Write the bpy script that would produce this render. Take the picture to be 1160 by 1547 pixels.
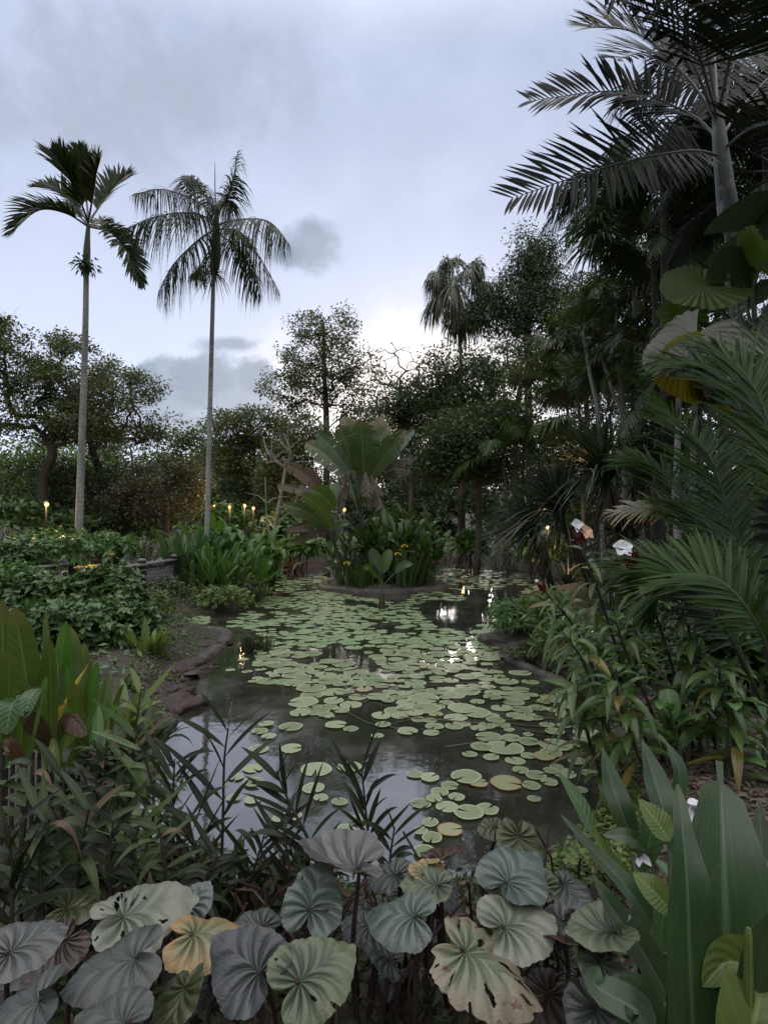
import bpy, math
import numpy as np
R = math.radians
sc = bpy.context.scene
for _o in list(bpy.data.objects):
    bpy.data.objects.remove(_o)

# ------------------------------------------------------------------ camera
F, CX, CY, H, PITCH = 820.0, 580.0, 773.5, 1.7, R(1.85)
cam = bpy.data.cameras.new("camera")
camo = bpy.data.objects.new("camera", cam)
sc.collection.objects.link(camo)
camo.location = (0, 0, H)
camo.rotation_euler = (math.pi / 2 + PITCH, 0, 0)
cam.sensor_fit = 'VERTICAL'
cam.sensor_height = 24.0
cam.lens = 24.0 * F / 1547.0
cam.clip_start, cam.clip_end = 0.05, 3000
sc.camera = camo

# ------------------------------------------------------------------ sky and sun
SUN_EL, SUN_AZ = R(8.8), R(6.5)          # low behind the far trees, straight ahead (+Y)
w = bpy.data.worlds.new("World"); sc.world = w; w.use_nodes = True
nt = w.node_tree; nt.nodes.clear()
def WN(t, **k):
    n = nt.nodes.new(t)
    for a, b in k.items(): setattr(n, a, b)
    return n
def wl(a, b): nt.links.new(a, b)
def wmath(op, a, b=None, c=None, clamp=False):
    n = WN('ShaderNodeMath', operation=op, use_clamp=clamp)
    for i, x in enumerate((a, b, c)):
        if x is None: continue
        if isinstance(x, (int, float)): n.inputs[i].default_value = x
        else: wl(x, n.inputs[i])
    return n.outputs[0]
def wmix(f, a, b):
    n = WN('ShaderNodeMix', data_type='RGBA')
    for s, x in ((0, f), (6, a), (7, b)):
        if isinstance(x, (int, float)): n.inputs[s].default_value = x
        elif isinstance(x, tuple): n.inputs[s].default_value = (*x, 1)
        else: wl(x, n.inputs[s])
    return n.outputs[2]
def wstep(x, a, b):
    n = WN('ShaderNodeMapRange', interpolation_type='SMOOTHSTEP')
    wl(x, n.inputs[0]); n.inputs[1].default_value = a; n.inputs[2].default_value = b
    return n.outputs[0]
tc = WN('ShaderNodeTexCoord')
sep = WN('ShaderNodeSeparateXYZ'); wl(tc.outputs['Generated'], sep.inputs[0])
yy = wmath('MAXIMUM', sep.outputs[1], 0.08)
tx = wmath('DIVIDE', sep.outputs[0], yy); tz = wmath('DIVIDE', sep.outputs[2], yy)
nz = WN('ShaderNodeTexNoise'); nz.inputs['Scale'].default_value = 3.2; nz.inputs['Detail'].default_value = 7; nz.inputs['Roughness'].default_value = 0.55
wl(tc.outputs['Generated'], nz.inputs['Vector'])
nz2 = WN('ShaderNodeTexNoise'); nz2.inputs['Scale'].default_value = 9; nz2.inputs['Detail'].default_value = 8; nz2.inputs['Roughness'].default_value = 0.66
wl(tc.outputs['Generated'], nz2.inputs['Vector'])
nse = WN('ShaderNodeSeparateXYZ'); wl(nz2.outputs['Color'], nse.inputs[0])
def blob(px, py, rx, ry, lo, hi, wob=0.9):
    dx = wmath('DIVIDE', wmath('SUBTRACT', tx, (px - 580) / 820), rx / 820)
    dz = wmath('DIVIDE', wmath('SUBTRACT', tz, (800 - py) / 820), ry / 820)
    dx = wmath('ADD', dx, wmath('MULTIPLY', wmath('SUBTRACT', nse.outputs[0], 0.5), wob * 2))
    dz = wmath('ADD', dz, wmath('MULTIPLY', wmath('SUBTRACT', nse.outputs[1], 0.5), wob * 2))
    r = wmath('SQRT', wmath('ADD', wmath('MULTIPLY', dx, dx), wmath('MULTIPLY', dz, dz)))
    return wmath('SUBTRACT', 1.0, wstep(r, lo, hi))
base = wmix(wstep(tz, -0.05, 0.95), (0.66, 0.71, 0.89), (0.39, 0.44, 0.585))
base = wmix(wmath('MULTIPLY', wstep(nz.outputs[0], 0.42, 0.68), 0.42), base, (0.62, 0.68, 0.87))
base = wmix(wmath('MULTIPLY', blob(150, 120, 330, 130, 0.1, 1.3, 1.6), 0.75), base, (0.34, 0.37, 0.46))
base = wmix(wmath('MULTIPLY', blob(575, 600, 220, 130, 0.0, 1.25, 0.6), 0.9), base, (1.12, 1.04, 1.03))
base = wmix(wmath('MULTIPLY', blob(720, 560, 200, 90, 0.0, 1.2, 0.6), 0.7), base, (1.2, 1.10, 1.08))
for a in ((472, 365, 60, 40, .40, 1.15, 1.1), (440, 378, 34, 22, .4, 1.2, 1.1), (252, 590, 74, 66, .70, 1.02, .9), (218, 575, 30, 34, .6, 1.05, .9), (345, 590, 80, 56, .60, 1.08, 1.0), (300, 560, 50, 38, .6, 1.1, 1.0), (380, 565, 36, 30, .5, 1.1, 1.1), (335, 518, 62, 15, .3, 1.15, 1.3), (300, 640, 110, 20, .3, 1.2, .7)):
    base = wmix(wmath('MULTIPLY', blob(*a), wmath('ADD', 0.55, wmath('MULTIPLY', nse.outputs[2], 0.6))), base, (0.25, 0.30, 0.39))
# unseen zenith and upper sky behind the viewer, brightened to light the foliage
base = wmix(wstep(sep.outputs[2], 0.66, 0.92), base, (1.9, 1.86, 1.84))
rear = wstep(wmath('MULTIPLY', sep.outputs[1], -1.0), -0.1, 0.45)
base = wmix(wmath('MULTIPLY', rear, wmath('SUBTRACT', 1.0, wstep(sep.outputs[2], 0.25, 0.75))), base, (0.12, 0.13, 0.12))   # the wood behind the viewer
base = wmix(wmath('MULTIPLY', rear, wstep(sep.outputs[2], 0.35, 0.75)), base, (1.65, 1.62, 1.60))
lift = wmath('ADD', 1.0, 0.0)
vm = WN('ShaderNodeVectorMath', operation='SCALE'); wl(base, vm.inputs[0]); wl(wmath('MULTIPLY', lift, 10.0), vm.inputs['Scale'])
sky = WN('ShaderNodeTexSky', sky_type='NISHITA', sun_disc=False, sun_elevation=SUN_EL, sun_rotation=SUN_AZ)
bg = WN('ShaderNodeBackground'); bg.inputs[1].default_value = 0.1
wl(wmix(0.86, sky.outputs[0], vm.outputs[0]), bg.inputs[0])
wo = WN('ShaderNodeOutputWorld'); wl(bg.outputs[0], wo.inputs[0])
sun = bpy.data.lights.new("sun", 'SUN'); sun.energy = 1.0; sun.angle = R(10); sun.color = (1.0, 0.93, 0.84)
suno = bpy.data.objects.new("sun", sun); sc.collection.objects.link(suno)
suno.rotation_euler = (-(math.pi / 2 - SUN_EL), 0, -SUN_AZ)
sc.view_settings.view_transform = 'Standard'; sc.view_settings.look = 'None'
sc.view_settings.exposure = 0.5; sc.view_settings.gamma = 1.0
sc.cycles.max_bounces = 6; sc.cycles.diffuse_bounces = 3; sc.cycles.glossy_bounces = 3
sc.cycles.transmission_bounces = 3; sc.cycles.transparent_max_bounces = 4
sc.cycles.use_denoising = True
sc.cycles.sample_clamp_indirect = 4.0
sc.render.film_transparent = False

# ------------------------------------------------------------------ helpers
def at(px, py, d):
    "the point at depth d (metres ahead) seen at a photo pixel"
    x, u = (px - CX) / F, (CY - py) / F
    v = np.array([x, math.cos(PITCH) - u * math.sin(PITCH), math.sin(PITCH) + u * math.cos(PITCH)])
    return np.array([0, 0, H]) + v * (d / v[1])
def gr(px, py, z=0.0):
    "the point on the level z seen at a photo pixel"
    v = at(px, py, 1.0) - np.array([0, 0, H])
    return np.array([0, 0, H]) + v * ((z - H) / v[2])
def sz(px, d): return px * d / F
def nrm(v):
    v = np.asarray(v, float); return v / np.maximum(np.linalg.norm(v, axis=-1, keepdims=True), 1e-9)
def sm(x): x = np.clip(x, 0, 1); return x * x * (3 - 2 * x)
UP = np.array([0, 0, 1.0])
def RG(s): return np.random.default_rng(s)

class MB:
    def __init__(s): s.V, s.U, s.Q, s.n = [], [], {}, 0
    def add(s, V, Fc, U=None, mat=0):
        V = np.asarray(V, float).reshape(-1, 3); Fc = np.asarray(Fc, int)
        s.V.append(V); s.U.append(np.zeros((len(V), 2)) if U is None else np.asarray(U, float).reshape(-1, 2))
        s.Q.setdefault((Fc.shape[1], mat), []).append(Fc + s.n); s.n += len(V)
    def build(s, name, mats, parent=None, smooth=True):
        me = bpy.data.meshes.new(name)
        V = np.concatenate(s.V); U = np.concatenate(s.U)
        off = np.zeros(3); p = parent
        while p is not None: off += np.array(p.location); p = p.parent
        V = V - off
        me.vertices.add(len(V)); me.vertices.foreach_set('co', V.astype(np.float32).ravel())
        idx, st, mi, k = [], [], [], 0
        for (w_, m_), L in s.Q.items():
            A = np.concatenate(L); idx.append(A.ravel()); st.append(k + np.arange(len(A)) * w_); mi.append(np.full(len(A), m_)); k += A.size
        idx = np.concatenate(idx); st = np.concatenate(st); mi = np.concatenate(mi)
        me.loops.add(len(idx)); me.loops.foreach_set('vertex_index', idx.astype(np.int32))
        me.polygons.add(len(st)); me.polygons.foreach_set('loop_start', st.astype(np.int32))
        me.polygons.foreach_set('material_index', mi.astype(np.int32))
        if smooth: me.polygons.foreach_set('use_smooth', np.ones(len(st), bool))
        uv = me.uv_layers.new(name='uv'); uv.data.foreach_set('uv', U[idx].astype(np.float32).ravel())
        for m in (mats if isinstance(mats, (list, tuple)) else [mats]): me.materials.append(m)
        me.update(calc_edges=True); me.validate()
        o = bpy.data.objects.new(name, me); sc.collection.objects.link(o)
        if parent is not None: o.parent = parent
        return o
def tag(o, label=None, cat=None, group=None, kind=None):
    for k, v in (('label', label), ('category', cat), ('group', group), ('kind', kind)):
        if v: o[k] = v
    return o
def thing(name, label, cat, loc, group=None):
    o = bpy.data.objects.new(name, None); sc.collection.objects.link(o); o.location = [float(x) for x in loc]
    o.empty_display_size = 0.1
    return tag(o, label, cat, group)

def lance(t): return np.maximum(np.sin(np.pi * np.clip(t, 0, 1) ** 0.8) ** 0.8, 0.02)
def ovate(t): return np.maximum(np.sin(np.pi * np.clip(t, 0, 1) ** 0.65) ** 0.7, 0.02)
def paddle(t): return np.maximum(np.minimum(np.sin(np.pi * np.clip(t, 0, 1)) ** 0.45, 1), 0.03)
def strap(t): return np.maximum(np.clip(t * 9 + .35, 0, 1) * np.clip((1 - t) * 1.7, 0, 1) ** 0.7, 0.02)
def blunt(t): return np.maximum(np.clip(t * 5 + .4, 0, 1) * np.clip((1 - t) * 4.5, 0, 1) ** .8, 0.02)
def sword(t): return np.maximum(0.7 + 0.3 * np.sin(np.pi * t) - 0.98 * t ** 3, 0.02)

def leaves(mb, P, D, N, L, W, prof=lance, droop=0.0, fold=0.15, seg=3, wid=1, mat=0):
    P = np.atleast_2d(np.asarray(P, float)); n = len(P)
    bc = lambda a: np.broadcast_to(np.asarray(a, float), (n,)).copy()
    D = nrm(np.broadcast_to(D, (n, 3))); N = np.broadcast_to(N, (n, 3))
    L, W, dr = bc(L), bc(W), bc(droop)
    S = nrm(np.cross(D, N)); t = np.linspace(0, 1, seg + 1); hw = prof(t)
    a = (t[None] - 0.25 * np.abs(dr)[:, None] * t[None] ** 2); b = dr[:, None] * t[None] ** 2
    pos = P[:, None] + L[:, None, None] * (D[:, None] * a[..., None] - UP * b[..., None])
    T = D[:, None] * (1 - 0.5 * np.abs(dr)[:, None] * t)[..., None] - UP * (2 * dr[:, None] * t)[..., None]
    Nn = nrm(np.cross(np.broadcast_to(S[:, None], T.shape), T))
    c = np.linspace(-1, 1, 2 * wid + 1); k = len(c)
    hwW = (hw[None] * W[:, None] / 2)[:, :, None, None]
    V = pos[:, :, None] + S[:, None, None] * c[None, None, :, None] * hwW + Nn[:, :, None] * (np.abs(c) * fold)[None, None, :, None] * hwW
    U = np.stack(np.broadcast_arrays(t[None, :, None], (c[None, None] + 1) / 2), -1); U = np.broadcast_to(U, (n, seg + 1, k, 2))
    i, j = np.meshgrid(np.arange(seg), np.arange(k - 1), indexing='ij'); q = (i * k + j).ravel()
    f = np.stack([q, q + 1, q + k + 1, q + k], -1)
    mb.add(V, (f[None] + (np.arange(n) * (seg + 1) * k)[:, None, None]).reshape(-1, 4), U, mat)

def cards(mb, P, D, N, L, W, mat=0):
    n = len(P); D = nrm(D); S = nrm(np.cross(D, N)); Nn = np.cross(S, D)
    L = np.broadcast_to(L, (n,))[:, None]; W = np.broadcast_to(W, (n,))[:, None]
    m = P + D * L * 0.42
    V = np.stack([P, m - S * W / 2 + Nn * W * .12, P + D * L, m + S * W / 2 + Nn * W * .12], 1)
    U = np.broadcast_to(np.array([[0, .5], [.42, 0], [1, .5], [.42, 1]]), (n, 4, 2))
    mb.add(V, np.arange(n * 4).reshape(n, 4), U, mat)

def curve(pts, n):
    "Catmull-Rom through control points"
    P = np.asarray(pts, float); K = len(P)
    if K == 2: return P[0] + (P[1] - P[0]) * np.linspace(0, 1, n)[:, None]
    E = np.vstack([2 * P[0] - P[1], P, 2 * P[-1] - P[-2]])
    s = np.linspace(0, K - 1 - 1e-9, n); i = s.astype(int); f = (s - i)[:, None]
    a, b, c, d = E[i], E[i + 1], E[i + 2], E[i + 3]
    return 0.5 * (2 * b + (c - a) * f + (2 * a - 5 * b + 4 * c - d) * f ** 2 + (3 * b - a - 3 * c + d) * f ** 3)

def tube(mb, pts, r, sides=6, mat=0, cap=True):
    P = np.asarray(pts, float); K = len(P); r = np.broadcast_to(r, (K,))
    T = nrm(np.gradient(P, axis=0)); h = np.array([1.0, 0, 0]) if abs(T[0][0]) < 0.8 else np.array([0, 1.0, 0])
    A = nrm(np.cross(T, h)); B = np.cross(T, A)
    a = np.arange(sides) / sides * 2 * np.pi
    V = P[:, None] + r[:, None, None] * (A[:, None] * np.cos(a)[None, :, None] + B[:, None] * np.sin(a)[None, :, None])
    i, j = np.meshgrid(np.arange(K - 1), np.arange(sides), indexing='ij'); j2 = (j + 1) % sides
    f = np.stack([i * sides + j, i * sides + j2, (i + 1) * sides + j2, (i + 1) * sides + j], -1).reshape(-1, 4)
    s = np.concatenate([[0], np.cumsum(np.linalg.norm(np.diff(P, axis=0), axis=1))])
    U = np.stack(np.broadcast_arrays(s[:, None], a[None] / 6.283), -1)
    mb.add(V, f, U, mat)
    if cap:
        mb.add(V[-1], [list(range(sides))], None, mat); mb.add(V[0], [list(range(sides))[::-1]], None, mat)

def prisms(mb, A, B, ra, rb, sides=5, mat=0):
    n = len(A); T = nrm(B - A); h = np.where(np.abs(T[:, :1]) < .8, np.array([[1., 0, 0]]), np.array([[0, 1., 0]]))
    X = nrm(np.cross(T, h)); Y = np.cross(T, X); a = np.arange(sides) / sides * 2 * np.pi
    ring = X[:, None] * np.cos(a)[None, :, None] + Y[:, None] * np.sin(a)[None, :, None]
    V = np.concatenate([A[:, None] + ring * ra[:, None, None], B[:, None] + ring * rb[:, None, None]], 1)
    j = np.arange(sides); f = np.stack([j, (j + 1) % sides, (j + 1) % sides + sides, j + sides], -1)
    mb.add(V, (f[None] + (np.arange(n) * 2 * sides)[:, None, None]).reshape(-1, 4), None, mat)

def blade(mb, pts, W, N, prof=paddle, seg=16, wid=3, fold=0.25, torn=0.0, wave=0.0, rg=None, mat=0, sag=0.0):
    "one big leaf blade along a curve; torn > 0 splits it into strips that hang apart"
    rg = rg or RG(1); P = curve(pts, seg + 1); t = np.linspace(0, 1, seg + 1)
    T = nrm(np.gradient(P, axis=0)); S = nrm(np.cross(T, np.asarray(N, float))); Nn = np.cross(S, T)
    hw = prof(t) * W / 2; c = np.linspace(-1, 1, 2 * wid + 1); k = len(c)
    ph = rg.random() * 6
    def rows(i0, i1, side, dz):
        cc = c[wid:] if side > 0 else c[:wid + 1]
        tt = np.arange(i0, i1 + 1); sh = np.abs(cc)[None, :]
        V = P[tt][:, None] + S[tt][:, None] * (cc[None] * hw[tt][:, None] * (1 - 0.25 * dz))[..., None] + Nn[tt][:, None] * (sh * fold * hw[tt][:, None] + sh * wave * W * np.sin(t[tt] * 17 + ph + side)[:, None])[..., None]
        V = V - UP * (sh ** 2 * hw[tt][:, None] * (sag + dz))[..., None]
        if dz: V = V + T[tt][:, None] * (sh * (np.linspace(-1, 1, len(tt)) * -0.12 * W * torn)[:, None])[..., None]
        U = np.stack(np.broadcast_arrays(t[tt][:, None], (cc[None] + 1) / 2), -1)
        m = len(cc); i, j = np.meshgrid(np.arange(len(tt) - 1), np.arange(m - 1), indexing='ij'); q = (i * m + j).ravel()
        mb.add(V, np.stack([q, q + 1, q + m + 1, q + m], -1), U, mat)
    for side in (-1, 1):
        i = 0
        while i < seg:
            j = seg if torn <= 0 else min(seg, i + int(rg.integers(2, 7)))
            rows(i, j, side, torn * rg.uniform(0, .9) if torn > 0 else 0.0); i = j

def frond(mb, pts, n=40, ll=0.5, lw=0.04, ang=55, lift=0.35, droop=0.3, r0=0.02, N=UP, stalk=0.12, seg=3, rg=None, plume=0.0, fold=.3, prof=sword, tipang=25, ragged=.08, shape=None):
    "a feather palm leaf: rachis (material 1) with leaflets on both sides (material 0)"
    rg = rg or RG(3); P = curve(pts, 60); T = nrm(np.gradient(P, axis=0)); N = np.asarray(N, float)
    tube(mb, P[::3], np.linspace(r0, r0 * .2, len(P[::3])), 5, 1)
    s = np.linspace(stalk, 0.995, n); i = np.minimum((s * 59).astype(int), 58); f = (s * 59 - i)[:, None]
    p = P[i] * (1 - f) + P[i + 1] * f; t = T[i]; S = nrm(np.cross(t, N)); Nn = np.cross(S, t)
    u = (s - stalk) / (1 - stalk)
    sh = (0.45 + 0.75 * np.sin(np.pi * np.clip(u * .8 + .12, 0, 1))) * (1 - 0.45 * u ** 4) if shape is None else shape(u)
    a = np.radians(ang + (tipang - ang) * u ** 2)
    for sd in (-1, 1):
        jit = rg.normal(0, ragged, (n, 3)); li = lift + rg.normal(0, plume, n) + rg.normal(0, .05, n)
        D = t * np.cos(a)[:, None] + (S * sd * np.cos(li)[:, None] + Nn * np.sin(li)[:, None]) * np.sin(a)[:, None] + jit
        nn = nrm(Nn - S * sd * lift * .6)
        leaves(mb, p, D, nn, ll * sh * rg.uniform(.88, 1.06, n), lw * (.6 + .4 * sh) * rg.uniform(.85, 1.1, n), prof, droop * rg.uniform(.6, 1.4, n), fold, seg, 1, 0)

def fan(mb, c, D, N, r, n=34, spread=250, droop=.25, w=None, seg=3, rg=None, mat=0):
    "a fan palm leaf: pleated segments round the stalk's end"
    rg = rg or RG(5); D = nrm(D); S = nrm(np.cross(D, N)); a = np.radians(np.linspace(-spread / 2, spread / 2, n))
    Dd = D * np.cos(a)[:, None] + S * np.sin(a)[:, None]; Nn = np.cross(S, D)
    ww = w or r * math.radians(spread / n) * 1.25
    leaves(mb, np.repeat(c[None], n, 0), Dd + Nn * .12, Nn, r * (0.72 + .28 * np.cos(a / 2.2)) * rg.uniform(.9, 1.05, n), ww, lambda t: np.maximum(np.minimum(t * 1.5, 1) * np.clip((1 - t) * 2.2, 0, 1), .03), droop * rg.uniform(.5, 1.5, n), .4, seg, 1, mat)

def polyin(P, x, y):
    P = np.asarray(P, float)[:, :2]; x = np.asarray(x, float); y = np.asarray(y, float); r = np.zeros(x.shape, bool)
    for (x1, y1), (x2, y2) in zip(P, np.roll(P, -1, 0)):
        c = ((y1 > y) != (y2 > y)) & (x < (x2 - x1) * (y - y1) / (y2 - y1 + 1e-12) + x1); r ^= c
    return r
def polyd(P, x, y):
    P = np.asarray(P, float)[:, :2]; d = np.full(np.shape(x), 1e9)
    for a, b in zip(P, np.roll(P, -1, 0)):
        ab = b - a; t = np.clip(((x - a[0]) * ab[0] + (y - a[1]) * ab[1]) / (ab @ ab + 1e-12), 0, 1)
        d = np.minimum(d, np.hypot(x - a[0] - t * ab[0], y - a[1] - t * ab[1]))
    return d
def wob(x, y, s=1.0):
    return (np.sin(x * 1.7 * s + 1.3 * np.sin(y * .9 * s)) + np.sin(y * 2.1 * s + 1.7 * np.sin(x * 1.3 * s + 2)) + .5 * np.sin(x * 4.3 * s + y * 3.1 * s) + .4 * np.sin(y * 6.1 * s - x * 5.2 * s)) / 2.9

# ------------------------------------------------------------------ materials
def mat(name):
    m = bpy.data.materials.new(name); m.use_nodes = True; n = m.node_tree; n.nodes.clear()
    return m, n
class NB:
    def __init__(s, n): s.n = n
    def N(s, t, **k):
        x = s.n.nodes.new(t)
        for a, b in k.items(): setattr(x, a, b)
        return x
    def put(s, sock, v):
        if isinstance(v, (int, float)): sock.default_value = v
        elif isinstance(v, (tuple, list)): sock.default_value = (*v, 1) if len(v) == 3 and sock.type == 'RGBA' else v
        else: s.n.links.new(v, sock)
    def math(s, op, a, b=None, c=None, clamp=False):
        x = s.N('ShaderNodeMath', operation=op, use_clamp=clamp)
        for i, v in enumerate((a, b, c)):
            if v is not None: s.put(x.inputs[i], v)
        return x.outputs[0]
    def mix(s, f, a, b, blend='MIX'):
        x = s.N('ShaderNodeMix', data_type='RGBA', blend_type=blend)
        s.put(x.inputs[0], f); s.put(x.inputs[6], a); s.put(x.inputs[7], b); return x.outputs[2]
    def step(s, v, a, b):
        x = s.N('ShaderNodeMapRange', interpolation_type='SMOOTHSTEP'); s.put(x.inputs[0], v)
        x.inputs[1].default_value = a; x.inputs[2].default_value = b; return x.outputs[0]
    def noise(s, vec, scale, detail=4, rough=.55):
        x = s.N('ShaderNodeTexNoise'); s.put(x.inputs['Vector'], vec)
        x.inputs['Scale'].default_value = scale; x.inputs['Detail'].default_value = detail; x.inputs['Roughness'].default_value = rough
        return x.outputs[0]
    def bump(s, h, st, dist=.01):
        x = s.N('ShaderNodeBump'); s.put(x.inputs['Height'], h); x.inputs['Strength'].default_value = st; x.inputs['Distance'].default_value = dist
        return x.outputs[0]
    def bsdf(s, col, rough, normal=None, spec=.5, **k):
        x = s.N('ShaderNodeBsdfPrincipled'); s.put(x.inputs['Base Color'], col); s.put(x.inputs['Roughness'], rough)
        s.put(x.inputs['Specular IOR Level'], spec)
        if normal is not None: s.put(x.inputs['Normal'], normal)
        for a, b in k.items(): s.put(x.inputs[a], b)
        return x.outputs[0]
    def out(s, sh):
        o = s.N('ShaderNodeOutputMaterial'); s.n.links.new(sh, o.inputs[0])

def leafmat(name, c1, c2, rough=.45, tr=.25, vein=0.0, lat=0.0, spec=.5, dry=None, dryamt=.0, blotch=.25, obj=False, tip=None, latc=.09, streak=0.0):
    m, n = mat(name); b = NB(n)
    geo = b.N('ShaderNodeNewGeometry'); tcn = b.N('ShaderNodeTexCoord'); pos = tcn.outputs['Object']
    rnd = b.N('ShaderNodeObjectInfo').outputs['Random'] if obj else geo.outputs['Random Per Island']
    col = b.mix(rnd, c1, c2)
    nz_ = b.noise(pos, 7, 5)
    col = b.mix(b.math('MULTIPLY', b.step(nz_, .35, .7), blotch), col, tuple(x * .45 for x in c1))
    uvs = b.N('ShaderNodeSeparateXYZ'); b.put(uvs.inputs[0], tcn.outputs['UV'])
    av = b.math('ABSOLUTE', b.math('SUBTRACT', uvs.outputs[1], .5)); nor = None
    if lat:
        wv = b.math('SINE', b.math('MULTIPLY', b.math('SUBTRACT', uvs.outputs[0], b.math('MULTIPLY', av, .35)), lat))
        nor = b.bump(wv, .22, .003)
        col = b.mix(b.math('MULTIPLY', b.step(wv, .5, 1.0), latc), col, tuple(min(1, x * 1.7 + .01) for x in c2))
    if streak:
        mp = b.N('ShaderNodeMapping'); mp.inputs['Scale'].default_value = (2.2, 46, 1); b.put(mp.inputs[0], tcn.outputs['UV'])
        sn = b.noise(mp.outputs[0], 1.0, 5, .65); nor = b.bump(sn, .25, .004)
        col = b.mix(b.math('MULTIPLY', b.step(sn, .48, .72), streak), col, tuple(min(1, x * 1.9 + .012) for x in c2))
        col = b.mix(b.math('MULTIPLY', b.step(b.noise(pos, 34, 4, .7), .62, .70), .6), col, (.10, .085, .045))
    if vein:
        col = b.mix(b.math('MULTIPLY', b.math('SUBTRACT', 1.0, b.step(av, .012, .05)), vein), col, tuple(min(1, x * 2.0 + .04) for x in c2))
    if dry:
        r2 = b.math('FRACT', b.math('MULTIPLY', rnd, 17.31))
        col = b.mix(b.step(r2, 1 - dryamt - .02, 1 - dryamt + .02), col, dry)
    if tip:
        edge = b.math('ADD', b.math('MULTIPLY', b.step(uvs.outputs[0], .6, 1.05), 1.0), b.math('MULTIPLY', b.math('SUBTRACT', nz_, .5), 1.4))
        col = b.mix(b.step(edge, .55, .8), col, tip)
    p = b.bsdf(col, rough, nor, spec)
    if tr > 0:
        t = b.N('ShaderNodeBsdfTranslucent'); b.put(t.inputs[0], b.mix(.5, col, tuple(min(1, x * 1.5) for x in (c2[0] * 1.25, c2[1] * 1.3, c2[2] * .6))))
        mx = b.N('ShaderNodeMixShader'); mx.inputs[0].default_value = tr; n.links.new(p, mx.inputs[1]); n.links.new(t.outputs[0], mx.inputs[2]); p = mx.outputs[0]
    b.out(p); return m

def barkmat(name, c1, c2, scale=6, ring=0, rough=.85, stretch=(1, 1, .25), lichen=None):
    m, n = mat(name); b = NB(n); tcn = b.N('ShaderNodeTexCoord')
    mp = b.N('ShaderNodeMapping'); mp.inputs['Scale'].default_value = stretch; b.put(mp.inputs[0], tcn.outputs['Object'])
    z = b.noise(mp.outputs[0], scale, 8, .65); col = b.mix(b.step(z, .3, .7), c1, c2); h = z
    if ring:
        uvs = b.N('ShaderNodeSeparateXYZ'); b.put(uvs.inputs[0], tcn.outputs['UV'])
        s = b.math('FRACT', b.math('ADD', b.math('MULTIPLY', uvs.outputs[0], ring), b.math('MULTIPLY', b.noise(tcn.outputs['Object'], 2.0, 3), .5)))
        g = b.step(s, .86, .97); col = b.mix(b.math('MULTIPLY', g, .75), col, tuple(x * .35 for x in c1)); h = b.math('SUBTRACT', z, g)
    if lichen:
        col = b.mix(b.math('MULTIPLY', b.step(b.noise(tcn.outputs['Object'], 5, 6, .7), .52, .6), .8), col, lichen)
    b.out(b.bsdf(col, rough, b.bump(h, .6, .03), .3)); return m

def plain(name, c1, c2, scale=12, rough=.7, bump=.3, spec=.4):
    m, n = mat(name); b = NB(n); tcn = b.N('ShaderNodeTexCoord')
    z = b.noise(tcn.outputs['Object'], scale, 8, .6)
    b.out(b.bsdf(b.mix(b.step(z, .3, .7), c1, c2), rough, b.bump(z, bump, .03), spec)); return m

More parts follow.
